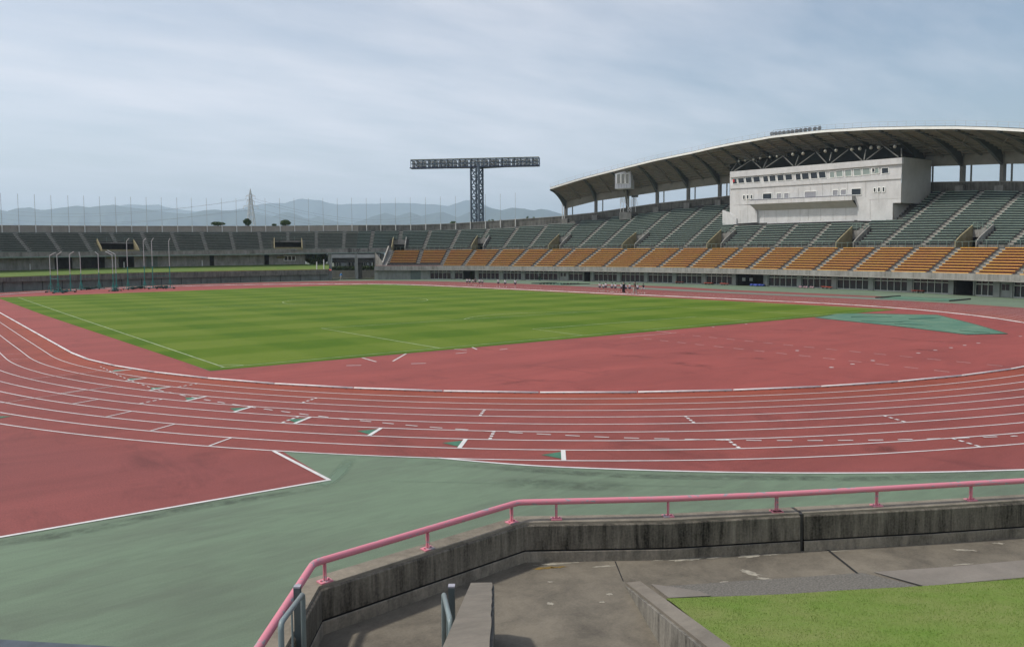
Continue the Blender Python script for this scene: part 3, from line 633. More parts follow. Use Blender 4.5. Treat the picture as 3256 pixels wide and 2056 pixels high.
# base wall with windows, doors and openings
win = [('w', 1367, 1433, 5), ('w', 1445, 1471, 2), ('o', 1473, 1510, 0), ('w', 1520, 1586, 5), ('w', 1599, 1657, 5), ('w', 1668, 1772, 7), ('d', 1777, 1803, 0), ('w', 1807, 1852.5, 3), ('o', 1856, 1877, 0), ('w', 1887, 1961, 5), ('w', 1973, 2047, 5), ('w', 2058.5, 2137, 5), ('w', 2149, 2230, 5), ('w', 2243.6, 2326.5, 5), ('o', 2339.5, 2427, 0), ('w', 2441, 2533, 5), ('w', 2547, 2643, 5), ('w', 2659, 2759.6, 5), ('w', 2775.6, 2883, 5), ('w', 2900, 3014, 5), ('o', 3031, 3093, 0), ('w', 3097, 3156.5, 3), ('d', 3177, 3210, 0), ('w', 3218, 3330, 5), ('w', 3345, 3440, 5)]
vA = tab([(1190, 889), (1311, 888), (1574, 889), (1891, 896), (2120, 899.5), (2427, 910), (2636, 918), (2883, 930), (3155, 944), (3256, 947)])
def wp(u): return hit(u, vA(u), 0)
zt = tab([(u, b[2]) for u, b in zip(us, bot)])
edges = []; cur = 1191
wall = MB()
def wallseg(mbx, u0, u1, z0, z1, off=0., n=None):
    n = n or max(1, int((u1-u0)/30)); U = np.linspace(u0, u1, n+1); A = [hit(u, vA(u), off) for u in U]
    mbx.strip([V3(p, z0 if z0 is not None else 0) for p in A], [V3(p, z1 if z1 is not None else zt(u)) for u, p in zip(U, A)])
M_DOOR = mat('grey_green_door', (.12, .15, .135), .6, .1, 2)
for typ, u0, u1, nm in win:
    wallseg(wall, cur, u0, 0, None); cur = u1
    a, b = wp(u0), wp(u1); zt0, zt1 = zt(u0), zt(u1); out = (b-a); out = np.array([-out[1], out[0], 0]); out /= np.linalg.norm(out)
    # reveals
    for q, z_ in ((a, zt0), (b, zt1)): wall.add([V3(q, 0), V3(q+out*.45, 0), V3(q+out*.45, z_), V3(q, z_)], [(0, 1, 2, 3)])
    if typ == 'w':
        f = MB(); A, B = a+out*.25, b+out*.25
        P = lambda t, z_, o_=0.: (A+(B-A)*t)[:2].tolist()+[z_]
        zc = lambda t: zt0+(zt1-zt0)*t
        for i in range(nm+1): f.bar(P(i/nm, .0), P(i/nm, zc(i/nm)-.02), .09, .09)
        hz = min(zt0, zt1)*.76
        f.bar(P(0, hz), P(1, hz), .08, .14); f.bar(P(0, .08), P(1, .08), .08, .16); f.bar(P(0, zt0-.08), P(1, zt1-.08), .08, .1)
        wf = f.build('window', M_WFRAME, ms)
        g = MB(); A2, B2 = A+out*.06, B+out*.06; g.add([V3(A2, 0), V3(B2, 0), V3(B2, zt1), V3(A2, zt0)], [(0, 1, 2, 3)]); g.build('pane', M_GLASS, wf)
    elif typ == 'd':
        f = MB(); A, B = a+out*.2, b+out*.2; f.add([V3(A, 0), V3(B, 0), V3(B, zt1), V3(A, zt0)], [(0, 1, 2, 3)])
        dw = f.build('door', M_WALLG, ms); g = MB()
        for t_ in (.28, .68):
            c = A+(B-A)*t_-out*.03; g.box(V3(c, zt0*.62), (.45, .06, .75), (B-A)*np.array([1, 1, 0]))
        g.build('pane', M_GLASS, dw)
    else:
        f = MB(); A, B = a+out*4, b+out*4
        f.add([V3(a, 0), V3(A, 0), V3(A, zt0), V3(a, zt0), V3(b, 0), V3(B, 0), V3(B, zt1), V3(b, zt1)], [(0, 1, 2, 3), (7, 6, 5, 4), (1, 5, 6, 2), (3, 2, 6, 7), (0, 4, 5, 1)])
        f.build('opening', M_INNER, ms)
wallseg(wall, cur, 3500, 0, None)
# end return beside the gate and dark steel door in the first bay
build_split(wall, 'base_wall', M_WALLG, ms)
mb = MB(); a, b = wp(1306), wp(1338); out = np.array([-(b-a)[1], (b-a)[0], 0]); out /= np.linalg.norm(out)
mb.box(V3((a+b)/2-out*.03, 1.2), (np.linalg.norm(b-a), .08, 2.4), (b-a)*np.array([1, 1, 0])); mb.build('door', M_DOOR, ms)
pa = hit(2318, 700, O0+TR*10.2); pb = hit(2868, 700, O0+TR*10.2)
BX = (pb-pa)[:2]; BL = np.linalg.norm(BX); BX /= BL; BNn = np.array([BX[1], -BX[0]])
if (BNn @ (CAM[:2]-pa[:2])) < 0: BNn = -BNn
def boxclip(a, b):
    """keep the piece of a bench that lies outside the press building"""
    xa, xb = (a-pa)[:2] @ BX, (b-pa)[:2] @ BX; da = -((a+b)/2-pa)[:2] @ BNn
    if da < -.6: return a, b
    f = lambda x: a+(b-a)*((x-xa)/(xb-xa))
    if xb < -.3 or xa > BL+.3: return a, b
    if xa < -1.2: return a, f(-.3)
    if xb > BL+1.2: return f(BL+.3), b
    return None
# ---- upper tier: one ring of stations, grey part (end stand) then green part (main stand)
ga_t = [-62, 44, 150, 254, 351, 449.5, 545, 640, 732, 823, 914.7, 1005.7, 1095.6, 1139, 1186.4, 1276, 1369, 1463, 1554.7, 1650, 1742, 1848.7, 1944, 2030, 2142, 2241.6, 2330, 2425, 2525, 2630, 2735, 2860, 3006, 3128, 3254, 3400, 3560]
ga_b = [3, 98.7, 196, 293, 385, 478.4, 568.7, 659, 745.7, 832.6, 917, 1005.7, 1091.7, 1132, 1177, 1266.6, 1347, 1433, 1518, 1601, 1683, 1763.5, 1842, 1915, 2000, 2087, 2178, 2272, 2368, 2467, 2573, 2688, 2807, 2933.5, 3073, 3212, 3360]
# (upper aisles continue the lower ones; the middle ones end at the press box)
gmid = [(1347, 1369), (1433, 1463), (1518, 1554.7), (1601, 1650), (1683, 1742), (1763.5, 1848.7)]
GB = 13       # index of the boundary between grey and green
US = []
for k, (ub, ut) in enumerate(zip(ga_b, ga_t)):
    s = St(); n = nF(ut); s.n = n; s.a = hit(ub, vE(ub), O0); s.b = hit(ut, vFt(ut), O0+TR*n); s.ut = ut; s.ub = ub; s.P = prow(s.a, s.b, n); US.append(s)
gv_half = {4: 4.2, 10: 3.6}
vom_green = {15: 0, 18: 3, 21: 6, 24: 9, 27: 12, 31: 16, 34: 19}
def vomw(k): return gv_half.get(k, 1.75 if k in vom_green else 0)
VR = 6
boxu0, boxu1 = 2318, 2868
def box_row(u):   # rows in front of the press box
    return 10.0
green_list = []
for part, rng, bm_, pm_, bench_mats in (('grey', range(0, GB), ls, M_GREY, [M_GREY, M_GREYP]), ('green', range(GB, len(US)-1), ms, M_GREEN, [M_GREEN, M_GPAN])):
    terr = MB()
    for k in rng:
        s, t = US[k], US[k+1]; nn = min(s.n, t.n); nr = int(nn+.25)
        inbox = s.ut > 2290 and t.ut < 2880
        for r in range(nr):
            L = np.linalg.norm(t.P(r)-s.P(r)); m0 = vomw(k)/L if r < VR else 0; m1 = vomw(k+1)/L if r < VR else 0
            def E(q, f): return s.P(q)+(t.P(q)-s.P(q))*f
            f0, f1 = m0, 1-m1
            A, B = E(r-.1, f0), E(r-.1, f1); C_, D_ = E(r+.9, f0), E(r+.9, f1); zA, zB = s.P(r)[2]-.38, t.P(r)[2]-.38
            z2A, z2B = s.P(r+1)[2]-.38, t.P(r+1)[2]-.38
            if r == nr-1: z2A, z2B = zA, zB
            terr.add([V3(A, zA), V3(B, zB), V3(D_, zB), V3(C_, zA), V3(C_, z2A), V3(D_, z2B)], [(0, 1, 2, 3), (3, 2, 5, 4)])
            e = .55/L; g0 = f0+(e if k != GB else .02)+(.5/L if m0 else 0); g1 = f1-(e if k+1 != GB else .02)-(.5/L if m1 else 0)
            a, b = E(r, g0), E(r, g1)
            if r >= 9 and part == 'green':
                ab = boxclip(a, b)
                if ab is None: continue
                a, b = ab
            if np.linalg.norm(b-a) < .6: continue
            mb = MB(); bench(mb, a, b, t.P(r+1)-t.P(r)+s.P(r+1)-s.P(r), ph=.22)
            green_list.append((part, k, r, mb, bench_mats, np.linalg.norm(b-a)/np.linalg.norm((a+b)/2-CAM)))
        # sloping strip from the last step to the wall
        ra = nr-.1; A, B = s.P(ra), t.P(ra); zA, zB = s.P(nr-1)[2]-.38, t.P(nr-1)[2]-.38
        C_, D_ = s.P(s.n+.9), t.P(t.n+.9)
        terr.add([V3(A, zA), V3(B, zB), V3(D_, max(zB, t.b[2]-.3)), V3(C_, max(zA, s.b[2]-.3))], [(0, 1, 2, 3)])
    terr.build('upper_terrace', M_TERR if part == 'green' else mat('mossy_terrace', (.15, .155, .13), .9, .25, .5), bm_)
gr = sorted([g for g in green_list if g[0] == 'green'], key=lambda g: -g[5]); keep = set(id(g) for g in gr[:300])
rest = MB()
for g in green_list:
    part, k, r, mb, mats, _ = g
    if part == 'green' and id(g) not in keep:
        b0 = len(rest.v); rest.v += mb.v; rest.f += [tuple(b0+i for i in f) for f in mb.f]; rest.m += mb.m; continue
    o = mb.build(part+'_bench', mats)
    if part == 'green': tag(o, f'green bench, {ordn(r)} row of the upper tier, {ords(k-GB)} block from the grey seats', 'bench', 'green benches of the upper tier')
    else: tag(o, f'weathered grey bench, {ordn(r)} row of the end stand, {ords(k)} block from the left edge', 'bench', 'weathered grey benches of the end stand')
if rest.v: tag(rest.build('green_bench', [M_GREEN, M_GPAN]), 'smallest looking green benches at the back and far end of the upper tier', 'benches', None, 'stuff')
# aisle stairs of the upper tier
for k, s in enumerate(US):
    if k == GB or k >= len(US)-1: continue
    t = US[k+1]; d = dirv(s.a, t.a); d = np.array([d[0], d[1], 0]); mb = MB(); nr = int(min(s.n, t.n, US[max(0, k-1)].n)+.25)
    for r in range(VR if vomw(k) else 0, nr):
        if r >= 9 and k > GB and (lambda q: -.8 < (q-pa)[:2] @ BX < BL+.8 and -(q-pa)[:2] @ BNn > -.6)(s.P(r)): break
        for h in (0, 1):
            A, B = s.P(r+h*.5-.1), s.P(r+h*.5+.42); z0 = s.P(r)[2]-.40; z1 = s.P(r)[2]-.36+h*.22; w2 = d*(.5 if k > GB else .38)
            mb.hexa([V3(A-w2, z0), V3(A+w2, z0), V3(B+w2, z0), V3(B-w2, z0), V3(A-w2, z1), V3(A+w2, z1), V3(B+w2, z1), V3(B-w2, z1)])
    mb.build('aisle_stairs', M_STEP if k > GB else M_STEP2, ms if k > GB else ls)
    if k in vom_green or k in gv_half:     # mouth of the passage: two flank walls, head wall with railing, dark way in
        h = vomw(k); par = ms if k > GB else ls; rings = []
        back = s.P(VR)-s.P(0); bo = np.array([back[0], back[1], 0.]); bo /= np.linalg.norm(bo)
        zf = s.a[2]-(1.45 if k not in gv_half else .5); vm = thing('entrance', None, None, s.a); vm.parent = par; vm.location = [float(x) for x in (s.a-np.array(list(par['_o'])))]
        for sg in (-1, 1):
            fl = MB()
            p0 = s.P(-.35 if k not in gv_half else .0)+d*h*sg; p1 = s.P(VR-.1)+d*h*sg; q = d*.22*sg
            zt_0 = s.P(0)[2]+(.15 if sg < 0 else .15); zt_1 = s.P(VR)[2]+.35
            pm = s.P(1.2)+d*h*sg; zm = s.P(1.2)[2]+.45
            for (u0_, z0_), (u1_, z1_) in (((p0, zt_0), (pm, zm)), ((pm, zm), (p1, zt_1))):
                fl.hexa([V3(u0_, zf), V3(u1_, zf), V3(u1_+q, zf), V3(u0_+q, zf), V3(u0_, z0_), V3(u1_, z1_), V3(u1_+q, z1_), V3(u0_+q, z0_)])
            fl.build('flank_wall', M_TAN if sg < 0 or k in gv_half else M_CONC, vm)
        hd = MB(); p1 = s.P(VR-.1); zl = s.P(VR)[2]-.38; zd = zf+2.3
        hd.hexa([V3(p1-d*h, zd), V3(p1+d*h, zd), V3(p1+d*h+bo*.3, zd), V3(p1-d*h+bo*.3, zd), V3(p1-d*h, zl), V3(p1+d*h, zl), V3(p1+d*h+bo*.3, zl), V3(p1-d*h+bo*.3, zl)])
        hd.build('head_wall', M_CONC, vm)
        fr = MB(); pf = s.P(-.3) if k not in gv_half else s.P(.02)
        if k in gv_half: zf2 = s.a[2]-.35; fr.hexa([V3(pf-d*h, zf2), V3(pf+d*h, zf2), V3(pf+d*h+bo*.2, zf2), V3(pf-d*h+bo*.2, zf2), V3(pf-d*h, s.a[2]+.35), V3(pf+d*h, s.a[2]+.35), V3(pf+d*h+bo*.2, s.a[2]+.35), V3(pf-d*h+bo*.2, s.a[2]+.35)])
        else:
            for i in range(4): c = pf-d*h+d*2*h*i/3; fr.bar(V3(c, s.a[2]-1.3), V3(c, s.a[2]+.1), .04)
            fr.bar(V3(pf-d*h, s.a[2]+.1), V3(pf+d*h, s.a[2]+.1), .04)
        fr.build('front_parapet' if k in gv_half else 'gate_rail', M_TAN if k in gv_half else M_RAIL, vm)
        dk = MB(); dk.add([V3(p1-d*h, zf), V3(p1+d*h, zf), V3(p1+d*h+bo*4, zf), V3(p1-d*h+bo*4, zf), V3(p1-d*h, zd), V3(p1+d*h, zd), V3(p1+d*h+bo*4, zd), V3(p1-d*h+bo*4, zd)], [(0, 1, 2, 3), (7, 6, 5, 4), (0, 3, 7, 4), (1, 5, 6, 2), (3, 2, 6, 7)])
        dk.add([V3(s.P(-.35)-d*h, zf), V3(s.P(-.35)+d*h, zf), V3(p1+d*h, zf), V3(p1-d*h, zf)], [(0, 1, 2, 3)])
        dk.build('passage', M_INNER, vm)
        rl = MB()
        for i in range(5): c = p1-d*h+d*2*h*i/4; rl.bar(V3(c, zl), V3(c, zl+1.1), .05)
        for z_ in (.55, 1.1): rl.bar(V3(p1-d*h, zl+z_), V3(p1+d*h, zl+z_), .045)
        rl.build('railing', M_RAIL, vm)
# ---- walkway between the tiers, its wall and railing
ug = np.arange(1247, 3480, 30); wk = MB()
wa = [hit(u, vD(u), 7.4+.75) for u in ug]; wa = [np.array([*p[:2], hit(u, vD(u), 7.4)[2]-.38]) for u, p in zip(ug, wa)]
wb = [hit(u, vE(u), O0-.1) for u in ug]
wk.strip(wa, [V3(b, a[2]) for a, b in zip(wa, wb)]); wk.build('walkway', M_CONC, ms)
rz = MB()
for k in range(15, len(US)-1):
    s, t = US[k], US[k+1]; L = np.linalg.norm(t.a-s.a); f0, f1 = vomw(k)/L, 1-vomw(k+1)/L
    A, B = s.P(-.1)+(t.P(-.1)-s.P(-.1))*f0, s.P(-.1)+(t.P(-.1)-s.P(-.1))*f1
    rz.add([V3(A, A[2]-1.4), V3(B, B[2]-1.4), V3(B, t.a[2]-.38), V3(A, s.a[2]-.38)], [(0, 1, 2, 3)])
    r = MB(); bo = dirv(s.P(0), s.P(1)); bo[2] = 0; A, B = A-bo*.15, B-bo*.15; n = max(2, int(np.linalg.norm(B-A)/1.45))
    for i in range(n+1): c = A+(B-A)*i/n; r.bar(V3(c, c[2]-1.3), V3(c, c[2]+.32), .045)
    r.bar(V3(A, A[2]+.32), V3(B, B[2]+.32), .05)
    r.build('walkway_railing', M_RAIL, ms)
build_split(rz, 'walkway_wall', M_CONC_D, ms)
# ---- back wall
for part, par, u0, u1, m_, cap in (('end', ls, -120, 1139, stained('beige_wall', (.36, .335, .29), (.26, .24, .20), .8, .4, .3, .62), M_STEP), ('main', ms, 1139, 3560, M_CONC_D, M_STEP)):
    U = np.arange(u0, u1+1, 30.); U[-1] = u1; lo = []; hi = []
    for u in U:
        p = hit(u, vG(u), O0+TR*nF(u)+.8); q = np.array([*p[:2], zon(p, vFt(u))-.6]); lo.append(q); hi.append(p)
    mb = MB(); mb.strip(lo, hi); out = [dirv(lo[i]*np.array([1, 1, 0]), np.array([*CAM[:2], 0]))*-.35 for i in range(len(lo))]
    hb = [h_+o for h_, o in zip(hi, out)]; mb.strip(hi, hb); mb.strip(hb, [V3(h_, (0 if not 950 < u < 1250 else l_[2]-2)) for u, h_, l_ in zip(U, hb, lo)])
    mb.build('back_wall', m_, par)
    c = MB()
    for i in range(len(hi)-1): c.bar(hi[i]+np.array([0, 0, .06]), hi[i+1]+np.array([0, 0, .06]), .25, .14)
    c.build('wall_coping', cap, par)
    if part == 'main':
        c = MB()
        for i in range(len(hi)-1):
            if U[i] > 1139:
                c.bar(hi[i]+np.array([0, 0, .9]), hi[i+1]+np.array([0, 0, .9]), .05); c.bar(hi[i], hi[i]+np.array([0, 0, .9]), .05)
            if U[i] > 1730: pass
        if False: c.build('top_rail', M_RAIL, par)
# ---- front of the end stand and of the bridge over the gate
vDb = tab([(0, 820.5), (409, 815), (817, 810), (1060, 806), (1237, 803)])
U = np.r_[np.arange(-90, 1230, 35), 1243]; hi = [hit(u, vE(u)+2, O0-.1) for u in U]; lo = [np.array([*p[:2], zon(p, vDb(u))]) for u, p in zip(U, hi)]
mb = MB(); mb.strip(lo, hi)
bk = [hit(u, vDb(u), O0+11) for u in U]; mb.strip([V3(b, l[2]) for b, l in zip(bk, lo)], lo); mb.build('front_fascia', M_CONC, ls)
mb = MB()
for i in range(len(U)-1): mb.bar(lo[i]+np.array([0, 0, .1]), lo[i+1]+np.array([0, 0, .1]), .3, .22); mb.bar(hi[i]+np.array([0, 0, .1]), hi[i+1]+np.array([0, 0, .1]), .08, .08)
mb.build('fascia_trim', M_RAIL, ls)
# lower wall behind the grass bank
vWb = tab([(0, 860), (409, 849.5), (817, 842), (1060, 838)]); OW = 11.0
wallz = tab([(u, zon(hit(u, vDb(u), OW), vDb(u))+.3) for u in range(-60, 1200, 60)])
segs = [('w', -90, 160), ('o', 174, 231), ('w', 231, 257), ('o', 257, 334), ('w', 334, 378), ('o', 378, 427), ('w', 427, 466), ('d', 466, 502), ('w', 502, 667), ('o', 667, 681), ('w', 681, 841), ('o', 841, 856), ('w', 856, 882), ('w', 882, 970.7)]
mb = MB(); dk = MB(); dr = MB(); mb2 = MB()
def seg(mbx, u0, u1, off, z0=None):
    n = max(1, int((u1-u0)/25)); Q = np.linspace(u0, u1, n+1); A = [hit(u, vWb(u), off) for u in Q]
    mbx.strip([V3(p, p[2]-.5) for p in A], [V3(p, wallz(u)) for u, p in zip(Q, A)])
seg(mb, 160, 174, OW)
for typ, u0, u1 in segs:
    if typ == 'w': seg(mb, u0, u1, OW)
    elif typ == 'd': seg(dr, u0, u1, OW+.1)
    else: seg(dk, u0, u1, OW+3)
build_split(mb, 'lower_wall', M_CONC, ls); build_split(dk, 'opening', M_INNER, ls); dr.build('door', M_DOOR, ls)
mb = MB()      # small white window strip near the gate
a, b = hit(903, 821, OW-.05), hit(939, 821, OW-.05); zc = (a[2]+b[2])/2; d = dirv(a, b); d[2] = 0
mb.bar(V3(a, zc-.6), V3(b, zc-.6), .12, .12); mb.bar(V3(a, zc+.6), V3(b, zc+.6), .12, .12)
for i in range(4): c = a+(b-a)*i/3; mb.bar(V3(c, zc-.6), V3(c, zc+.6), .14, .14)
wf = mb.build('window', M_WHITEM, ls); g = MB(); g.add([V3(a, zc-.6), V3(b, zc-.6), V3(b, zc+.6), V3(a, zc+.6)], [(0, 1, 2, 3)]); g.build('pane', M_GLASS, wf)
for u0, u1, k in ((338, 372, 4), (880, 905, 10)):   # tan stair soffits under the passages
    mb = MB(); a, b = hit(u0, 816, OW-1), hit(u1, 816, OW-1); c, e = hit(u0, 816, OW+2), hit(u1+8, 816, OW+2)
    mb.add([V3(a, a[2]+.1), V3(b, b[2]+.1), V3(e, e[2]-1.6), V3(c, c[2]-1.6)], [(0, 1, 2, 3)]); mb.build('stair_soffit', M_TAN, ls)
mb = MB()      # white drain pipe stubs on the wall
for u, v in (Za(280, 850), Za(1158, 830), Za(1888, 812)):
    p = hit(u, v, OW-.15); mb.tube([p-np.array([0, 0, .7]), p+np.array([0, 0, .7])], .12, 6)
mb.build('downpipe', M_WHITEM, ls)
# grass bank, its kerb edge and retaining wall
vgb = tab([(0, 882), (409, 868), (817, 861), (1046, 857)]); vfb = tab([(0, 897), (817, 877), (1046, 872)]); vbs = tab([(0, 927), (272, 914), (545, 903), (817, 898), (1053, 889)])
U = np.r_[np.arange(-100, 1040, 30), 1046]
M_BANK = mat('bank_grass', (.085, .15, .022), .95, .3, .5, col2=(.13, .17, .03), detail=10)
e0 = [hit(u, vgb(u), -.5) for u in U]; e1 = [hit(u, vWb(u), OW-.02) for u in U]
mb = MB(); mb.strip(e0, [V3(p, p[2]-.02) for p in e1]); struct(mb.build('grass_bank', M_BANK))
ew = thing('bank_wall', 'long low concrete retaining wall with projecting edge below the grass bank', 'wall', (0, 131, 0))
lo = [np.array([*p[:2], zon(p, vfb(u))]) for u, p in zip(U, e0)]; ft = [hit(u, vbs(u), .05) for u in U]
mb = MB(); mb.strip(lo, e0); mb.strip([V3(f, l[2]) for f, l in zip(ft, lo)], lo); mb.strip(e0, [V3(f, e[2]) for f, e in zip(ft, e0)]); mb.build('projecting_edge', M_CONC_D, ew)
mb = MB(); mb.strip([V3(p, 0) for p in ft], [V3(p, l[2]) for p, l in zip(ft, lo)]); mb.build('wall_face', stained('shaded_wall', (.19, .20, .185), (.10, .105, .095), 1, .4, .36, .62), ew)  # shade under the projecting edge is mixed into the face colour
mb = MB()
for u in list(np.arange(10, 1040, 63)): p = hit(u, vbs(u), -.02); q = zon(p, vfb(u)); mb.box(V3(p, q/2), (.12, .1, q), (1, 0, 0))
mb.build('wall_joint', M_INNER, ew)
mb = MB(); kk = [hit(u, vgb(u)-1.0, -.3) for u in U if u > 640]
mb.tube(kk, .06, 6); mb.build('red_rail', mat('red_rail2', (.45, .16, .12), .5, .2, 3), ew)
mb = MB(); kk = [hit(u, vgb(u)-1.5, -.35) for u in U]; mb.strip([k_-np.array([0, 0, .12]) for k_ in kk], kk); mb.build('dry_grass_edge', mat('dry_grass', (.20, .17, .05), .95, .3, 1), ew)
# ================================================================ ROOF
M_ROOFU = mat('roof_underside', (.215, .21, .185), .8, .15, .8)
M_RIB = mat('dark_rib', (.075, .088, .085), .6, .2, .6)
M_COL = mat('roof_column', (.20, .195, .18), .75, .15, .8)
M_GIRD = mat('roof_girder', (.235, .225, .19), .8, .12, .6)
M_TRIM = mat('roof_trim', (.88, .88, .82), .45, .06, 1)
rf = thing('stadium_roof', 'curved cantilever roof on columns over the upper tier of the main stand', 'roof', (100, 60, 0))
vRf = tab([(1749.6, 601), (1852, 569.5), (1952, 544), (2081, 512), (2199, 488), (2280, 469.5), (2340, 458), (2460, 437), (2615, 420), (2769, 412), (2900, 409.5), (3040, 409), (3150, 412), (3256, 417.5), (3500, 436)])
ribs = [(1800, 663, 1749.6), (1895, 639, 1856), (1995.6, 625, 1944), (2090, 611, 2028), (2189, 598, 2114), (2289, 586, 2199.6), (2395, 575, 2290), (2500, 563, 2384), (2606, 553, 2481), (2716, 544, 2576), (2829, 536, 2684), (2941, 529.5, 2795), (3062, 525.7, 2910.6), (3190, 521, 3038), (3325, 520, 3172), (3470, 522, 3316)]
def coff(u): return O0+TR*nF(u)+1.2
C_, Fr = [], []
for uc, vc, uf in ribs:
    c = hit(uc, vc, coff(uc)); C_.append(c)
    i = np.argmin(np.linalg.norm(PC+PN*coff(uc)-c[:2], axis=1)); n = PN[i]; D = ray(uf, vRf(uf))
    Mx = np.array([[D[0], -n[0]], [D[1], -n[1]]]); k, m_ = np.linalg.solve(Mx, c[:2]-CAM[:2])
    m_ = max(-13, min(-8, m_)); 
    q = c[:2]+n*m_*1.0; # keep the rib on its ray but near radial
    k = ((q-CAM[:2]) @ D[:2])/(D[:2] @ D[:2]); f = CAM+D*k; Fr.append(f)
up = np.array([0, 0, 1.])
GH = 1.9
def roofpt(i, t):      # underside of the roof along rib i, t = 0 front .. 1 at the column line
    f, c = Fr[i], C_[i]+up*GH
    p = f+(c-f)*t; p = p+up*(.9*math.sin(math.pi*t)*.55); return p
def lerp_pt(x, t):
    i = int(min(len(ribs)-2, max(0, math.floor(x)))); f = x-i; return roofpt(i, t)*(1-f)+roofpt(i+1, t)*f
xs = np.linspace(0, len(ribs)-1, (len(ribs)-1)*4+1)
# the front edge follows the measured fascia line between the ribs
def front(x):
    i = int(min(len(ribs)-2, math.floor(x))); g = x-i; u = ribs[i][2]*(1-g)+ribs[i+1][2]*g
    p = Fr[i]*(1-g)+Fr[i+1]*g; return np.array([p[0], p[1], zon(p, vRf(u))])
fr_ = [front(x) for x in xs]
def und(x, j, T):
    p = lerp_pt(x, T); q = front(x); w_ = (1-T)**2; l0 = lerp_pt(x, 0); return p+(q-l0)*w_
mb = MB(); Ts = [0, .2, .4, .6, .8, 1.0, 1.18]
for a, b in zip(Ts[:-1], Ts[1:]): mb.strip([und(x, 0, a) for x in xs], [und(x, 0, b) for x in xs])
for a, b in zip(Ts[:-1], Ts[1:]): mb.strip([und(x, 0, b)+up*.45 for x in xs], [und(x, 0, a)+up*.45 for x in xs])
mb.strip([und(x, 0, 1.18) for x in xs], [und(x, 0, 1.18)+up*.45 for x in xs])
mb.strip([und(0, 0, T) for T in Ts], [und(0, 0, T)+up*.45 for T in Ts]); mb.build('roof_deck', M_ROOFU, rf)
mb = MB()
for a, b in zip(fr_[:-1], fr_[1:]):
    o = (a-CAM); o[2] = 0; o /= np.linalg.norm(o); mb.bar(a-o*.1+up*.12, b-o*.1+up*.12, .3, .42)
mb.build('edge_trim', M_TRIM, rf)
mb = MB()      # purlins
for T in np.arange(.08, 1., .085):
    P = [und(x, 0, T)-up*.14 for x in xs[::2]]
    for a, b in zip(P[:-1], P[1:]): mb.bar(a, b, .12, .26)
mb.build('purlins', M_GIRD, rf)
mb = MB()      # intermediate rafters and X bracing with hub
for i in range(len(ribs)-1):
    P = [und(i+.5, 0, T)-up*.3 for T in (.02, .35, .7, 1)]
    for a, b in zip(P[:-1], P[1:]): mb.bar(a, b, .16, .3)
    h = und(i+.5, 0, .55)-up*.75
    for (x_, T) in ((i+.04, .25), (i+.96, .25), (i+.04, .95), (i+.96, .95), (i+.5, .12), (i+.5, .98)): mb.bar(h, und(x_, 0, T)-up*.5, .13)
mb.build('bracing', M_GIRD, rf)
for i in range(len(ribs)):    # ribs: deep at the column, tapering to the front edge
    T = np.linspace(.02, 1.0, 12); topl = [roofpt(i, t)-up*.02 for t in T]; sd = dirv(C_[min(i+1, len(C_)-1)], C_[max(i-1, 0)]); sd[2] = 0; sd /= np.linalg.norm(sd)
    lo = [p-up*(.35+(GH+.5-.35)*(t**2.2)) for p, t in zip(topl, T)]
    mb = MB(); w_ = sd*.24; n = len(T)
    mb.add([p-w_ for p in topl]+[p+w_ for p in topl]+[p-w_ for p in lo]+[p+w_ for p in lo],
           [(j, j+1, 2*n+j+1, 2*n+j) for j in range(n-1)]+[(n+j+1, n+j, 3*n+j, 3*n+j+1) for j in range(n-1)]+[(2*n+j, 2*n+j+1, 3*n+j+1, 3*n+j) for j in range(n-1)]+[(0, n, 3*n, 2*n), (n-1, 3*n-1, 4*n-1, 2*n-1)])
    mb.build('rib', M_RIB, rf)
    c = C_[i]; uc = ribs[i][0]; inbox = 2330 < uc < 2900
    zb = zon(c, vFt(uc))-1.0; od = np.array([*(c[:2]-CAM[:2]), 0]); od /= np.linalg.norm(od)
    mb = MB(); mb.box(V3(c, (c[2]+GH+zb)/2), (.62, .8, c[2]+GH-zb), sd); col = mb.build('column', M_COL, rf)
    if not inbox:
        mb = MB(); mb.box(V3(c-od*.3, zb+.75), (1.55, 1.9, 1.5), sd); mb.build('plinth', M_CONC, col)
    if i < len(ribs)-1:      # girder between the columns, slim post in each opening
        c2 = C_[i+1]; mb = MB(); q = od*.25
        a, b = c+sd*-.0, c2
        mb.hexa([a-q, b-q, b+q, a+q, a-q+up*GH, b-q+up*GH, b+q+up*GH, a+q+up*GH]); mb.build('girder', M_GIRD, rf)
        if not inbox:
            p = c+(c2-c)*.22+od*1.2; mb = MB(); mb.box(V3(p, (p[2]+zb)/2), (.22, .22, p[2]-zb+.6), sd); mb.build('slim_post', M_STEEL, rf)
            r = MB(); r.bar(V3(c+od*1.5, zon(c, vG(uc))+.25), V3(c2+od*1.5, zon(c2, vG(ribs[i+1][0]))+.25), .06); r.build('back_rail', M_WHITEM, rf)
mb = MB()      # roof hand rail
for i, x in enumerate(xs):
    p = front(x)+up*.4; o = np.array([*(p[:2]-CAM[:2]), 0]); o /= np.linalg.norm(o); p = p+o*.6
    mb.bar(p, p+up*1.0, .035)
    if i: mb.bar(pp+up*1.0, p+up*1.0, .035); mb.bar(pp+up*.5, p+up*.5, .025)
    pp = p
mb.build('roof_railing', mat('thin_rail', (.45, .47, .48), .5, .1, 1), rf)
mb = MB()      # white downpipes at the roof's left end
for u in (1788, 1794): p = hit(u, 640, coff(1800)-1); mb.tube([V3(p, zon(p, 699)), V3(p, zon(p, 645))], .1, 6)
mb.build('downpipe', M_WHITEM, rf)
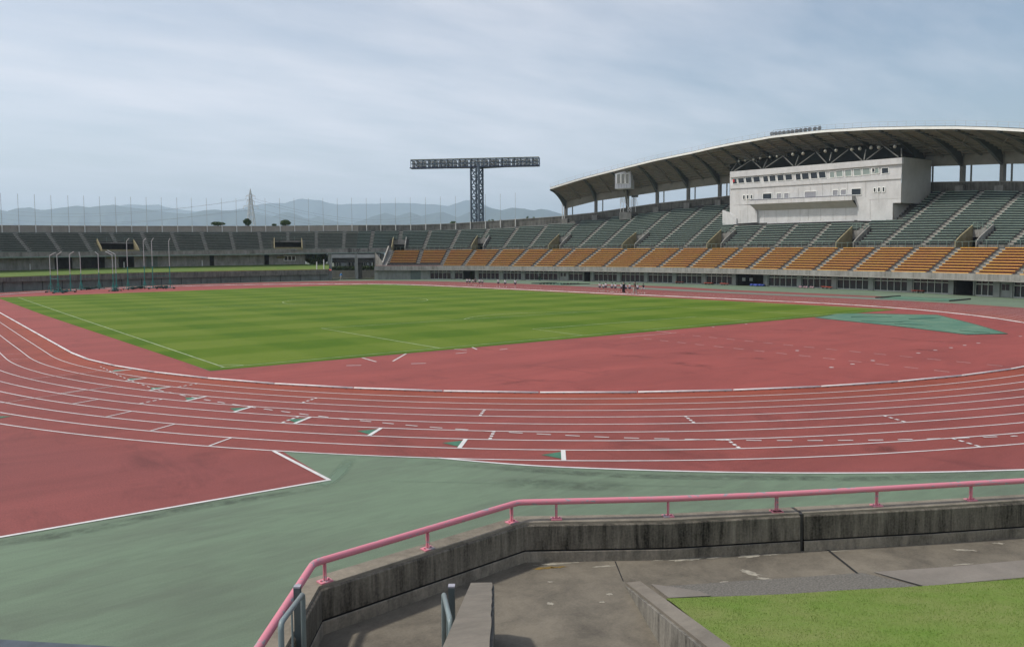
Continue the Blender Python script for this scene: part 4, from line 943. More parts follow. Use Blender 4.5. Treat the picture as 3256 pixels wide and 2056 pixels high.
# twelve lamps on the roof
fl = thing('roof_floodlight_rack', 'rack of twelve round floodlights standing on the front edge of the roof', 'floodlights', V3((0, 0), 0))
M_LAMP = mat('lamp_housing', (.22, .23, .25), .4, .1, 2); M_LENS = glassmat('lamp_lens', (.35, .36, .38), .2)
def rz_(i): return Zf(0, 0)
def zr(x, y): return (2420+x*240/2408, 380+y*140/1405)
def onroof(u, v):
    # distance of the roof edge at that column
    us_ = np.array([project(p)[0] for p in fr_]); k = np.interp(u, us_, np.arange(len(fr_))); j = int(min(len(fr_)-2, k)); p = fr_[j]+(fr_[j+1]-fr_[j])*(k-j)
    dd = (p-CAM) @ CD+.9; return atd(u, v, dd)
def project(p):
    q = np.asarray(p)-CAM; z = q @ CD; return (CX+F*(q @ CR)/z, CY-F*(q @ CU)/z)
fl_l = onroof(*zr(390, 520)); fl_r = onroof(*zr(1870, 350))
fl.location = [float(x) for x in fl_l]; fl['_o'] = [float(x) for x in fl_l]
mb = MB(); mb.bar(fl_l, fl_r, .16, .16)
for i in range(13): c = fl_l+(fl_r-fl_l)*i/12; mb.bar(c-up*.7, c, .07)
mb.bar(fl_l-up*.35, fl_r-up*.35, .08); t1, t2 = onroof(*zr(390, 350)), onroof(*zr(1895, 180)); mb.bar(t1, t2, .04); mb.bar(t1, fl_l, .04); mb.bar(t2, fl_r, .04)
mb.build('rack', M_STEEL, fl)
lp = [(350, 455), (475, 440), (600, 425), (730, 410), (865, 395), (995, 380), (1135, 362), (1262, 345), (1405, 328), (1545, 310), (1710, 295), (1857, 280)]
for j, (x, y) in enumerate(lp):
    c = onroof(*zr(x, y)); aim = np.array([-.75+.05*j, -.1-.06*j, -.35]); aim /= np.linalg.norm(aim)
    mb = MB(); mb.tube([c-aim*.35, c-aim*.2, c+aim*.12], [.14, .34, .42], 12); mb.bar(c-up*.2, fl_l+(fl_r-fl_l)*(j+.4)/12, .06)
    o = mb.build('lamp', M_LAMP, fl, True); g = MB(); g.tube([c+aim*.125, c+aim*.14], .38, 12); g.build('lens', M_LENS, o)
# ================================================================ PRESS BOX (white room block)
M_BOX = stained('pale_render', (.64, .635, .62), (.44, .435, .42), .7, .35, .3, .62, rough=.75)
M_BOXS = stained('box_side_shaded', (.42, .41, .38), (.31, .305, .28), .8, .4, .3, .62)  # darker copy of the render: shade of sides and soffit painted in; joints too
BN = np.array([*BNn, 0.])        # outward normal (towards the track)
def fp_(u, v, off=0.):           # point on the front plane moved out by off
    D = ray(u, v); p0 = pa+BN*off; k = ((p0-CAM) @ BN)/(D @ BN); return CAM+D*k
def FP(x, y, off=0.): return fp_(*Ze(x, y), off)
box = thing('press_box', 'pale concrete press building with long window band and balcony set into the stand', 'building', V3(pa, pa[2]))
DEP = 9.5
def wallpoly(name, P, m_, par=box, depth=None):
    mb = MB(); mb.poly(P)
    if depth: n = len(P); Q = [p-BN*depth for p in P]; mb.add(list(P)+Q, [(i, (i+1) % n, n+(i+1) % n, n+i) for i in range(n)]); mb.poly(Q)
    return mb.build(name, m_, par)
tl, tr = FP(160, 645, .35), FP(2282, 470, .35)
wallpoly('parapet', [FP(158, 718, .35), FP(2284, 546, .35), tr, tl], M_BOX, depth=.6)
# window band (leans outward), below the parapet
wb0, wb1 = FP(160, 812, .0), FP(2278, 676, .0); wt0, wt1 = FP(158, 716, .0), FP(2284, 545, .0)
wallpoly('window_band', [wb0, wb1, wt1, wt0], M_BOX, depth=.25)
M_GLASS2 = glassmat('pale_glass', (.26, .31, .28), .15)
def quadwin(x0, y0, x1, y1, x2, y2, x3, y3, gm=M_GLASS, frame=True, off=.05, fw=.09, par=box):
    P = [FP(x0, y0, off), FP(x1, y1, off), FP(x2, y2, off), FP(x3, y3, off)]
    mb = MB()
    for i in range(4): mb.bar(P[i], P[(i+1) % 4], fw, fw)
    wf = mb.build('window', M_TRIM if frame else M_BOXS, par); g = MB(); g.poly([p-BN*.0+BN*-.01 for p in P]); g.build('pane', gm, wf)
wr = [(190, 245, 735, 800), (258, 335, 727, 790), (352, 430, 718, 783), (445, 530, 708, 778)]
wr += [(568, 632, 703, 775), (645, 725, 694, 768), (742, 824, 686, 760), (840, 928, 680, 752), (968, 1035, 672, 752), (1045, 1135, 664, 744), (1152, 1240, 655, 735), (1254, 1342, 647, 727)]
for j, (x0, x1, y0, y1) in enumerate(wr):
    s_ = (y1-y0)*.0; quadwin(x0+8, y1, x1+6, y1-6, x1-4, y0-8, x0-2, y0, M_GLASS)
for x0, x1, y0, y1 in [(1390, 1450, 650, 722), (1468, 1552, 635, 712), (1578, 1660, 625, 705), (1685, 1780, 612, 698), (1795, 1890, 605, 685), (1905, 1998, 600, 672)]:
    quadwin(x0+5, y1, x1+4, y1-7, x1-2, y0-8, x0, y0, M_GLASS2)
quadwin(1915, 655, 1950, 650, 1948, 600, 1912, 604, M_GLASS, off=.09); quadwin(2035, 672, 2120, 662, 2116, 592, 2032, 600, M_GLASS)
sign = MB(); sign.poly([FP(193, 775, .1), FP(215, 773, .1), FP(213, 740, .1), FP(191, 743, .1)]); sign.build('red_sticker', mat('red_sticker', (.5, .05, .05), .5, .1, 2), box)
# sill band and main wall
wallpoly('sill_band', [FP(160, 858, .12), FP(2276, 730, .12), FP(2276, 677, .12), FP(160, 812, .12)], M_BOX, depth=.3)
wallpoly('front_wall', [FP(158, 1062), FP(400, 1050), FP(1700, 1000), FP(2170, 1030), FP(2270, 1028), FP(2276, 731), FP(160, 858)], M_BOX)
# lower wall: flush cheeks left and right, recessed bay between them
wallpoly('cheek_wall', [FP(158, 1290), FP(492, 1270), FP(492, 1135), FP(404, 1056), FP(158, 1062)], M_BOX, depth=1.5)
wallpoly('cheek_wall', [FP(1735, 1250), FP(2165, 1262), FP(2170, 1030), FP(1700, 1000), FP(1735, 1085)], M_BOX, depth=1.5)
wallpoly('recessed_wall', [FP(470, 1290, -.5), FP(1760, 1250, -.5), FP(1760, 1070, -.5), FP(470, 1112, -.5)], M_BOX)
# balcony with soffit
b0, b1 = FP(402, 998, 1.1), FP(1666, 936, 1.1); c0, c1 = FP(402, 1048, 1.1), FP(1666, 996, 1.1)
wallpoly('balcony_front', [c0, c1, b1, b0], M_BOX, depth=.18)
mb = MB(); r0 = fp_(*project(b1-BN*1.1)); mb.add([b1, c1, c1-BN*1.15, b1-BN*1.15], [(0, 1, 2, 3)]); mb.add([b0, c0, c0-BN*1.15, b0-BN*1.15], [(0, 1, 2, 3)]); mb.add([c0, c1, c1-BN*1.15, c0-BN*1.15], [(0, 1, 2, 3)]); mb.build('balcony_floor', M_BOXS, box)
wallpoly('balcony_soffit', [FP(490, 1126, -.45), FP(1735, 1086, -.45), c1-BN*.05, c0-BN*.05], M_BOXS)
mb = MB(); mb.bar(b0+up*.04, b1+up*.04, .1, .08); mb.build('balcony_rail', mat('dark_rail', (.10, .10, .16), .5, .1, 1), box)
# windows of the main wall
for x0, x1, y0, y1 in [(320, 347, 935, 988), (367, 393, 932, 986), (413, 438, 930, 983), (1932, 1962, 845, 900), (1985, 2016, 838, 898), (2042, 2072, 835, 895)]: quadwin(x0, y1, x1, y1-2, x1, y0-2, x0, y0, M_GLASS, fw=.12)
M_BLIND = mat('blind', (.30, .30, .32), .7, .1, 3)
for x0, x1, y0, y1 in [(735, 795, 912, 978), (828, 888, 908, 974), (1080, 1226, 890, 962), (1428, 1495, 872, 942), (1527, 1597, 866, 936)]: quadwin(x0, y1, x1, y1-4, x1, y0-4, x0, y0, M_BLIND, fw=.1)
for x0, x1, y0, y1 in [(565, 676, 915, 984), (1660, 1780, 855, 934)]: quadwin(x0, y1, x1, y1-4, x1, y0-6, x0, y0, M_GLASS, fw=.1)
# body behind: sides, top
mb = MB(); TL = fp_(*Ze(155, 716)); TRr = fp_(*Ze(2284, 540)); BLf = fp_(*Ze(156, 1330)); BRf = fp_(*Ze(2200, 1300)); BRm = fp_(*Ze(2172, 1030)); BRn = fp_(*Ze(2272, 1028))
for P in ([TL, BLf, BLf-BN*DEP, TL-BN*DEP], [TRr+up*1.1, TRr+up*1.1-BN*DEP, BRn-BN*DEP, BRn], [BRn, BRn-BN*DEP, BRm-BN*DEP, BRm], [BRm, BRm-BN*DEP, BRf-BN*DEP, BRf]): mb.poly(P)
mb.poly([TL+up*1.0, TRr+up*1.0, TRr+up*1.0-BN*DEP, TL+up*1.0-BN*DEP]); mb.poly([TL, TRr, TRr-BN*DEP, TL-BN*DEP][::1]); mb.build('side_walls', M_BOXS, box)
mb = MB(); mb.poly([FP(66, 1300, .3), FP(238, 1292, .3), FP(238, 1222, .3), FP(150, 1150, .3), FP(66, 1118, .3)]); P = mb.v[:5]
Q = [np.array(p)-BN*.35 for p in P]; mb.add(P+Q, [(i, (i+1) % 5, 5+(i+1) % 5, 5+i) for i in range(5)]+[(9, 8, 7, 6, 5)]); mb.build('wing_wall', M_BOX, box)
mb = MB()      # panel joints
for x, y0, y1 in [(378, 830, 1060), (285, 1120, 1280), (380, 1060, 1275), (588, 1130, 1262), (730, 1122, 1258), (878, 1118, 1255), (1025, 1112, 1252), (1127, 1108, 1250), (1280, 1102, 1247), (1432, 1098, 1244), (1590, 1092, 1240), (516, 860, 990), (712, 810, 960), (1003, 845, 965), (1153, 835, 890), (1303, 745, 945), (1405, 730, 900), (1612, 735, 870), (1836, 700, 960), (1998, 680, 1030), (1890, 990, 1230)]:
    off = -.49 if 470 < x < 1740 and y0 > 1080 else .012
    a, b = FP(x, y0, off), FP(x, y1, off); mb.bar(a, b, .05, .02, BN)
a, b = FP(1880, 990, .012), FP(2272, 972, .012); mb.bar(a, b, .05, .02, BN); a, b = FP(160, 858, .13), FP(2276, 731, .13); mb.bar(a, b, .06, .02, BN); mb.build('panel_joint', M_BOXS, box)
mb = MB()
for i in range(8):
    t = (i+.5)/8; a, b = b0+(b1-b0)*t, c0+(c1-c0)*t; mb.bar(a+BN*.01, b+BN*.01, .04, .02, BN)
mb.build('balcony_joint', M_BOXS, box)
# steel struts from the box roof up to the roof
mb = MB()
zs = [((175, 635), (238, 545)), ((210, 635), (425, 500)), ((545, 605), (430, 500)), ((570, 605), (620, 490)), ((590, 600), (815, 450)), ((942, 575), (815, 450)), ((965, 575), (1010, 445)), ((985, 575), (1205, 415)), ((1355, 543), (1225, 400)), ((1390, 510), (1415, 405)), ((1405, 540), (1620, 372)), ((1790, 505), (1645, 372)), ((1815, 503), (1838, 372)), ((1840, 500), (2045, 345)), ((2240, 463), (2065, 332)), ((2278, 465), (2275, 360))]
for (x0, y0), (x1, y1) in zs: mb.bar(FP(x0, y0, -.5), FP(x1, y1, -1.2), .17)
build_split(mb, 'roof_strut', mat('grey_strut', (.14, .14, .125), .6, .1, 1), box)
# dim void between box and roof: dark sheet added as the shade of the loft
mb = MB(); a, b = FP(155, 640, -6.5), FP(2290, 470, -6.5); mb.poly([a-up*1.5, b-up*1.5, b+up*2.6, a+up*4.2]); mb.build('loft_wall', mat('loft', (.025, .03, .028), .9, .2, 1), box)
# round lamps hanging under the roof
M_GLOBE = mat('lamp_globe', (.34, .33, .27), .3, .1, 3)
for j, (x, y) in enumerate([(270, 515), (347, 507), (450, 495), (533, 478), (652, 465), (740, 458), (935, 432), (1062, 422), (1337, 392), (1470, 383), (1665, 370), (1763, 362), (1902, 350), (1997, 345), (2195, 335)]):
    c = FP(x, y, -.6); g = thing('hanging_lamp', f'round white lamp above the press box, {ords(j)} from the left of its row', 'lamp', c, 'round lamps hanging under the roof')
    mb = MB(); mb.ball(c, .31 if j > 5 else .24, n=12, m=8); mb.build('globe', M_GLOBE, g, True); mb = MB(); mb.bar(c+up*.3, c+up*1.3, .05); mb.tube([c+up*.28, c+up*.42], .2, 8); mb.build('holder', M_RIB, g)
# ================================================================ CAMERA BOOTH under the roof front
def zk(x, y): return (1860+x*240/1825, 520+y*200/1521)
iu = [project(p)[0] for p in fr_]; kx = np.interp(1980, iu, np.arange(len(fr_))); pq = fr_[int(kx)]; dB = (pq-CAM) @ CD-.3
bp = [atd(*zk(725, 612), dB), atd(*zk(1105, 592), dB), atd(*zk(1105, 138), dB), atd(*zk(725, 250), dB)]
sideR = CR*0; dv = np.array([*(pq[:2]-CAM[:2]), 0]); dv /= np.linalg.norm(dv); fx = bp[1]-bp[0]; fx[2] = 0; fx /= np.linalg.norm(fx)
deep = dv*2.9+fx*.95
bt = thing('camera_booth', 'small white booth with three windows hanging under the roof edge', 'booth', bp[0])
mb = MB(); q = [p+deep for p in bp]; q[2] = np.array([*q[2][:2], bp[2][2]+.25]); q[3] = np.array([*q[3][:2], bp[3][2]+.4])
mb.add(bp+q, [(0, 1, 2, 3), (1, 5, 6, 2), (0, 4, 5, 1), (4, 7, 6, 5), (0, 3, 7, 4), (3, 2, 6, 7)]); mb.build('cabin', mat('white_cladding', (.60, .61, .63), .5, .04, 1), bt)
nf = -dv; mb = MB()
for x0, x1 in ((770, 858), (878, 962), (985, 1062)):
    P = [atd(*zk(x0, 488), dB)+nf*.04, atd(*zk(x1, 482), dB)+nf*.04, atd(*zk(x1, 243+0), dB)+nf*.04, atd(*zk(x0, 260), dB)+nf*.04]
    m2 = MB(); m2.poly(P); g = MB()
    for i in range(4): g.bar(P[i], P[(i+1) % 4], .09, .09)
    wf = g.build('window', M_TRIM, bt); m2.build('pane', mat('booth_blind', (.30, .30, .27), .5, .1, 2), wf)
for x in (818, 888, 945, 1008): mb.bar(atd(*zk(x, 505), dB)+nf*.03, atd(*zk(x, 592), dB)+nf*.03, .04)
mb.bar(atd(*zk(762, 497), dB)+nf*.03, atd(*zk(1080, 486), dB)+nf*.03, .05); mb.build('cladding_joint', M_STEEL, bt)
mb = MB(); h0 = (bp[0]+bp[1])/2+deep*.7; mb.bar(h0, hit(1997, 690, coff(1996)-.4), .5, .4); mb.build('support_arm', M_STEEL, bt)
# concrete block with ladder frames below the booth
dK = (hit(1988, 699, O0+TR*14.6)-CAM) @ CD
def K_(x, y, o=0.): return atd(*zk(x, y), dK+o)
pf = thing('service_platform', 'concrete block carrying white steel ladder frames below the hanging booth', 'platform', K_(825, 1360))
P = [K_(828, 1362), K_(1112, 1352), K_(1118, 1178), K_(828, 1180)]; bk_ = dv*1.8+fx*.5
mb = MB(); mb.add(P+[p+bk_ for p in P], [(0, 1, 2, 3), (1, 5, 6, 2), (0, 4, 5, 1), (3, 2, 6, 7), (0, 3, 7, 4)]); mb.build('block', M_CONC, pf)
mb = MB()
for a, b in [((860, 1175), (858, 840)), ((925, 1175), (940, 930)), ((860, 935), (960, 935)), ((860, 930), (930, 1100)), ((1040, 1170), (1040, 850)), ((1115, 1170), (1115, 860)), ((1040, 1070), (1115, 1170)), ((1040, 1170), (1115, 1070)), ((1040, 1070), (1115, 1070)), ((960, 935), (1060, 1060)), ((860, 840), (955, 835)), ((860, 885), (955, 880)), ((885, 840), (885, 930)), ((915, 838), (915, 930)), ((955, 835), (955, 940)), ((1225, 1170), (1225, 790)), ((1150, 1040), (1225, 1040)), ((1140, 830), (1140, 1040)), ((1150, 880), (1225, 880)), ((1150, 960), (1225, 960)), ((1225, 800), (1285, 1040))]:
    mb.bar(K_(*a, .4), K_(*b, .4), .09)
mb.build('ladder_frame', M_WHITEM, pf)
mb = MB(); mb.bar(K_(1130, 800), K_(1285, 790), .45); mb.ball(K_(1262, 790), .3); mb.ball(K_(1150, 795), .3); mb.build('spotlight', M_RIB, pf)
# ================================================================ GATE under the end stand
gt = thing('gateway', 'concrete gateway with two bays and pale lintels between the two stands', 'gate', V3(hit(1115, 893, 1), 0))
dG = 0
def G(u, v, o=O0+.3): return hit(u, v, o)
M_LINT = mat('pale_lintel', (.34, .35, .34), .8, .1, .8)
def pil(u0, u1, name='pillar', o=O0+.3, dep=1.2, m_=M_WALLG, zt_=None):
    a, b = G(u0, 880, o), G(u1, 880, o); z_ = zt_ or zon(a, 806); out = np.array([-(b-a)[1], (b-a)[0], 0]); out /= np.linalg.norm(out); mb = MB()
    mb.hexa([V3(a, 0), V3(b, 0), V3(b+out*dep, 0), V3(a+out*dep, 0), V3(a, z_), V3(b, z_), V3(b+out*dep, z_), V3(a+out*dep, z_)]); mb.build(name, m_, gt)
pil(1045, 1056); pil(1129, 1139, o=O0+.2); pil(1140, 1152, o=O0+3, dep=3, m_=M_CONC_D); pil(1210, 1222, o=O0+1)  # third pillar draws the front pillar's dark side in a darker concrete
for u0, u1 in ((1054, 1131), (1134, 1209)):
    a, b = G(u0, 820, O0), G(u1, 820, O0); z0 = zon(a, 820); z1 = zon(a, 808); out = np.array([-(b-a)[1], (b-a)[0], 0]); out /= np.linalg.norm(out)
    mb = MB(); mb.hexa([V3(a, z0), V3(b, z0), V3(b+out*.6, z0), V3(a+out*.6, z0), V3(a, z1), V3(b, z1), V3(b+out*.6, z1), V3(a+out*.6, z1)]); mb.build('lintel', M_LINT, gt)
mb = MB(); a, b, c, e = G(1056, 838, O0+1), G(1212, 838, O0+1), G(1216, 828, O0+9), G(1056, 828, O0+9); zc = zon(a, 836)
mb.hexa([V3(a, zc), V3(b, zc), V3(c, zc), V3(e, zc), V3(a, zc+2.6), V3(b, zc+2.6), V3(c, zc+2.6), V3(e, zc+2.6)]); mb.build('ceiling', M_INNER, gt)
a, b = G(1060, 893, O0-1), G(1188, 893, O0-1)
# gate lettering on the bridge front
def letters(txt, uv0, h, m_, name='gate_lettering'):
    cu = bpy.data.curves.new(name, 'FONT'); cu.body = txt; cu.size = h; cu.extrude = .02; cu.space_character = 1.25
    o = bpy.data.objects.new('tmp', cu); COL.objects.link(o); bpy.context.view_layer.update()
    me = bpy.data.meshes.new_from_object(o.evaluated_get(bpy.context.evaluated_depsgraph_get())); bpy.data.objects.remove(o)
    ob = bpy.data.objects.new(name, me); COL.objects.link(ob); me.materials.clear(); me.materials.append(m_); return ob
L = letters('南1ゲート', None, 1.5, mat('black_letters', (.03, .03, .03), .6, .1, 2))
p0, p1 = hit(1104, 803, O0-.16), hit(1178, 800, O0-.16); dx = (p1-p0); dx[2] = 0; wd_ = np.linalg.norm(dx); dx /= wd_
lw = max(v.co.x for v in L.data.vertices)-min(v.co.x for v in L.data.vertices) if len(L.data.vertices) else 1
nx = np.cross(dx, up); sx = wd_/lw
lo_ = np.array([float(o) for o in gt['_o']])
L.matrix_world = Matrix(((dx[0]*sx, 0, nx[0], p0[0]), (dx[1]*sx, 0, nx[1], p0[1]), (0, 1, 0, p0[2]), (0, 0, 0, 1)))
tag(L, 'black gate lettering on the concrete beam above the gateway', 'lettering')
# stair with white posts and red floor left of the gate
sg = thing('bank_steps', 'steps with white rails and red floor at the right end of the grass bank', 'steps', V3(hit(1020, 865, 2), 2))
a, b = hit(1010, 862, 1), hit(1030, 862, 1); zs0, zs1 = zon(a, 861), zon(a, 832); mb = MB(); o6 = (hit(1010, 845, 7)-a)*np.array([1, 1, 0])
for i in range(8): f0, f1 = i/8, (i+1)/8; mb.hexa([V3(a+o6*f0, zs0-.6), V3(b+o6*f0, zs0-.6), V3(b+o6*f1, zs0-.6), V3(a+o6*f1, zs0-.6), V3(a+o6*f0, zs0+(zs1-zs0)*f1*.45), V3(b+o6*f0, zs0+(zs1-zs0)*f1*.45), V3(b+o6*f1, zs0+(zs1-zs0)*f1*.45), V3(a+o6*f1, zs0+(zs1-zs0)*f1*.45)])
mb.build('steps', M_CONC_D, sg); mb = MB()
for u, v0, v1 in ((1007.5, 860, 832), (1030, 856, 825)): p = hit(u, v0, .5); mb.bar(V3(p, p[2]), V3(p, zon(p, v1)), .2, .2)
mb.build('rail_post', M_WHITEM, sg)
mb = MB(); mb.poly([hit(1011, 859.5, -.3), hit(1054, 860, -.3), hit(1054, 857, 1), hit(1036, 850, 4), hit(1011, 856, 1)]); mb.build('red_floor', mat('red_floor', (.42, .07, .05), .7, .15, 1), sg)
# beyond the gate: retaining wall, hedge, trunks, pale buildings
rw = MB(); a, b = hit(1045, 882, O0+17), hit(1215, 882, O0+17); zz0 = zon(a, 860)
rw.hexa([V3(a, 0), V3(b, 0), V3(b+dv*.4, 0), V3(a+dv*.4, 0), V3(a, zz0), V3(b, zz0), V3(b+dv*.4, zz0), V3(a+dv*.4, zz0)]); tag(rw.build('retaining_wall', mat('beige_block', (.52, .48, .44), .85, .12, 1.2)), 'low pale beige wall seen through the gateway', 'wall')
def foliage(name, par, centre, rad, n, size, m_, seed=0, squash=1.):
    rnd = np.random.RandomState(seed); mb = MB(); cl = rnd.randn(14, 3)*.55
    for i in range(n):
        p = cl[rnd.randint(14)]+rnd.randn(3)*.33; L_ = np.linalg.norm(p)
        if L_ > 1.25: p = p/L_*1.25*rnd.uniform(.8, 1)
        c = np.array(centre)+p*np.array(rad)*.8; a = rnd.randn(3); a /= np.linalg.norm(a); b = np.cross(a, rnd.randn(3)); b /= np.linalg.norm(b); s_ = size*rnd.uniform(.5, 1.3)
        mb.v += [tuple(c-a*s_), tuple(c+b*s_*.6), tuple(c+a*s_), tuple(c-b*s_*.6)]; k = len(mb.v); mb.f.append((k-4, k-3, k-2, k-1)); mb.m.append(0)
    return mb.build(name, m_, par)
M_LEAF = mat('leaves', (.030, .062, .014), .8, .5, .8, col2=(.075, .125, .03)); M_LEAFL = mat('light_leaves', (.055, .10, .022), .8, .4, .8, col2=(.11, .17, .05)); M_BARK = mat('bark', (.06, .05, .04), .9, .3, 3)
def tree(u, vb, vt, dist, wpx, label, m_=M_LEAF, n=1200, seed=1, trunk=True, group=None, zbase=None):
    t0 = atd(u, vb, dist); t1 = atd(u, vt, dist); r = wpx*.5*dist/F; g = thing('tree', label, 'tree', V3(t0, 0), group)
    h = t1[2]-t0[2]; mb = MB(); cz = t0[2]+h*.5
    mb.tube([V3(t0, 0), V3(t0, cz*.6), V3(t0+np.array([.2, 0, 0]), cz)], [.35, .26, .1], 7)
    for k in range(5): a = k*1.3; mb.tube([V3(t0, cz*.7), (t0[0]+math.cos(a)*r*.6, t0[1]+math.sin(a)*r*.6, cz+h*.15)], [.14, .04], 5)
    mb.build('trunk', M_BARK, g, True); foliage('crown', g, (t0[0], t0[1], cz), (r, r, h*.5), n, max(.25, r*.09), m_, seed)
hd = MB(); a, b = hit(1045, 870, O0+18), hit(1215, 870, O0+18); rnd = np.random.RandomState(5)
hg = thing('hedge', 'dark clipped hedge behind the low wall seen through the gateway', 'hedge', V3((a+b)/2, 0)); mbh = MB(); zlo, zhi = zz0-.6, zon(a, 849)
for i in range(5200):
    q = a+(b-a)*rnd.uniform(-.15, 1.15)+dv*rnd.uniform(.8, 3.0); zc_ = zlo+(zhi-zlo)*rnd.uniform(0, 1)+rnd.uniform(-.15, .25); e1 = rnd.randn(3); e1 /= np.linalg.norm(e1); e2 = np.cross(e1, rnd.randn(3)); e2 /= np.linalg.norm(e2); s1 = rnd.uniform(.15, .4); c = np.array([q[0], q[1], zc_])
    mbh.add([c-e1*s1, c+e2*s1*.6, c+e1*s1, c-e2*s1*.6], [(0, 1, 2, 3)])
mbh.build('leaves', M_LEAF, hg)
for j, u in enumerate([1070, 1089, 1115, 1176, 1187, 1204]):
    p = hit(u, 860, O0+23+2*(j % 3)); g = thing('tree', 'tree behind the hedge seen through the gateway, %s from the left' % ords(j), 'tree', V3(p, 0), 'trees beyond the gateway'); mb = MB(); mb.tube([V3(p, 0), V3(p+np.array([.15, 0, 0]), 4), V3(p, 8)], [.32, .26, .2], 7)
    mb.build('trunk', M_BARK, g, True); foliage('crown', g, V3(p, 9.5), (3, 3, 2.4), 500, .5, M_LEAF, 20+j)
for j, (u0, u1, v0, v1, o_) in enumerate([(1062, 1085, 852, 833, 60), (1095, 1128, 851, 834, 66), (1150, 1168, 850, 833, 62)]):
    a, b = hit(u0, v0, O0+o_-40), hit(u1, v0, O0+o_-40); h = zon(a, v1)+1; bd = thing('house', ['long grey-white building far beyond the left bay of the gateway', 'pale building with green tint beyond the left gateway bay', 'white building with windows beyond the right gateway bay'][j], 'building', V3(a, 0))
    mb = MB(); q = dv*5; mb.hexa([V3(a, 0), V3(b, 0), V3(b+q, 0), V3(a+q, 0), V3(a, h), V3(b, h), V3(b+q, h), V3(a+q, h)]); mb.build('wall', mat('house_wall', (.45, .45, .42), .8, .1, 1), bd); mb = MB()
    for i in range(3): c = a+(b-a)*(i+.5)/3-dv*.05; mb.box(V3(c, zon(a, (v0+v1)/2)+.3), (np.linalg.norm(b-a)*.18, .1, 1.2), (b-a)*np.array([1, 1, 0]))
    mb.build('window', M_GLASS, bd)
tree(1006, 845, 790, 215, 75, 'broad green tree filling the gap under the end stand left of the gateway', M_LEAFL, 5000, 11)
# ================================================================ things behind the stands
p = atd(1516, 700, 222)
tw = thing('floodlight_tower', 'tall steel lattice floodlight mast with a long horizontal lamp gantry', 'floodlight tower', V3(p, 0))
M_MAST = mat('mast_steel', (.085, .115, .15), .55, .15, .5)
dT = 222; dT2 = 226.5
def TW(x, y, o=0.): return atd(*Zt(x, y), dT+o)
zt_top = TW(1130, 300)[2]; legs = []
for x, o in ((1132, 0), (1203, 3.6), (1235, -1.5), (1290, 1.0)):
    q = TW(x, 640, o); legs.append(q)
mb = MB()
for q in legs: mb.bar(V3(q, 0), V3(q, zt_top+.6), .40 if q is not legs[2] else .52, .40)
mb.build('leg', M_MAST, tw)
mb = MB(); zlev = [zon(legs[0], 460+y*.2367) for y in (1210, 1085, 958, 828, 695, 565, 433, 318)]
for a, b in ((0, 1), (1, 3), (3, 2), (2, 0)):
    for i, z_ in enumerate(zlev):
        mb.bar(V3(legs[a], z_), V3(legs[b], z_), .17)
        if i: (mb.bar(V3(legs[a], zlev[i-1]), V3(legs[b], z_), .17), mb.bar(V3(legs[b], zlev[i-1]), V3(legs[a], z_), .17))
mb.build('lattice', M_MAST, tw)
# gantry
gl0, gl1 = atd(*Zt(320, 212), 224), atd(*Zt(320, 312), 224); gr0, gr1 = atd(*Zt(2043, 173), 219.5), atd(*Zt(2043, 270), 219.5)
gd = (gr0-gl0); gdn = np.array([gd[0], gd[1], 0]); gdn /= np.linalg.norm(gdn); gb = np.array([-gdn[1], gdn[0], 0])
if gb @ CD < 0: gb = -gb
H_ = gl0[2]-gl1[2]; gr1 = gr0-up*H_; gl1 = gl0-up*H_; mb = MB()
for oo in (0, 2.2):
    for a, b in ((gl0, gr0), (gl1, gr1), ((gl0+gl1)/2, (gr0+gr1)/2)): mb.bar(a+gb*oo, b+gb*oo, .2, .2)
for i in range(22):
    t = i/21; a, b = gl0+(gr0-gl0)*t, gl1+(gr1-gl1)*t; mb.bar(a, b, .14); mb.bar(a+gb*2.2, b+gb*2.2, .12); mb.bar(a, a+gb*2.2, .2); mb.bar(b, b+gb*2.2, .2)
    if i < 21: c = gl1+(gr1-gl1)*(i+1)/21; mb.bar(a+gb*2.2, c+gb*2.2, .16)
mb.build('gantry_frame', M_MAST, tw)
mb = MB(); ml, mr_, mc = TW(830, 300), TW(1560, 288), TW(1200, 305)
fl_ = gl1+(gr1-gl1)*.30; fr2 = gl1+(gr1-gl1)*.72; cc = gl1+(gr1-gl1)*.51-up*.9
for a, b in ((gl1, gr1),): mb.bar(a-up*.15, b-up*.15, 2.6, .25)
P0 = [fl_-up*.2, fr2-up*.2, legs[3]*np.array([1, 1, 0])+up*(zt_top-.2), legs[0]*np.array([1, 1, 0])+up*(zt_top-.2)]
mb.add(P0+[q+gb*2.2 for q in P0], [(0, 1, 2, 3), (4, 5, 6, 7), (3, 2, 6, 7), (0, 3, 7, 4), (1, 2, 6, 5)]); mb.build('gantry_floor', mat('gantry_blue', (.05, .065, .12), .6, .1, 1), tw)
mb = MB(); mb.bar(gl0+up*.2+gb*.6, gr0+up*.2+gb*.6, 1.4, .12); mb.build('gantry_top', mat('gantry_cap', (.36, .38, .26), .6, .1, 1), tw)
M_GLAMP = mat('gantry_lamp', (.50, .50, .46), .35, .4, .9)
for r in range(2):
    for i in range(33):
        t = (i+.7)/33.4; c = gl0+(gr0-gl0)*t-up*(H_*(.27+.46*r))+gb*.7; aim = np.array([-.35, -.75, -.5])+np.array([.3*math.sin(i*1.7), .2*math.cos(i*2.3), 0]); aim /= np.linalg.norm(aim)
        mb = MB(); mb.tube([c-aim*.35, c+aim*.1, c+aim*.3], [.18, .42, .56], 9); mb.bar(c-up*.55, c, .08); mb.build('lamp', M_GLAMP, tw, True)
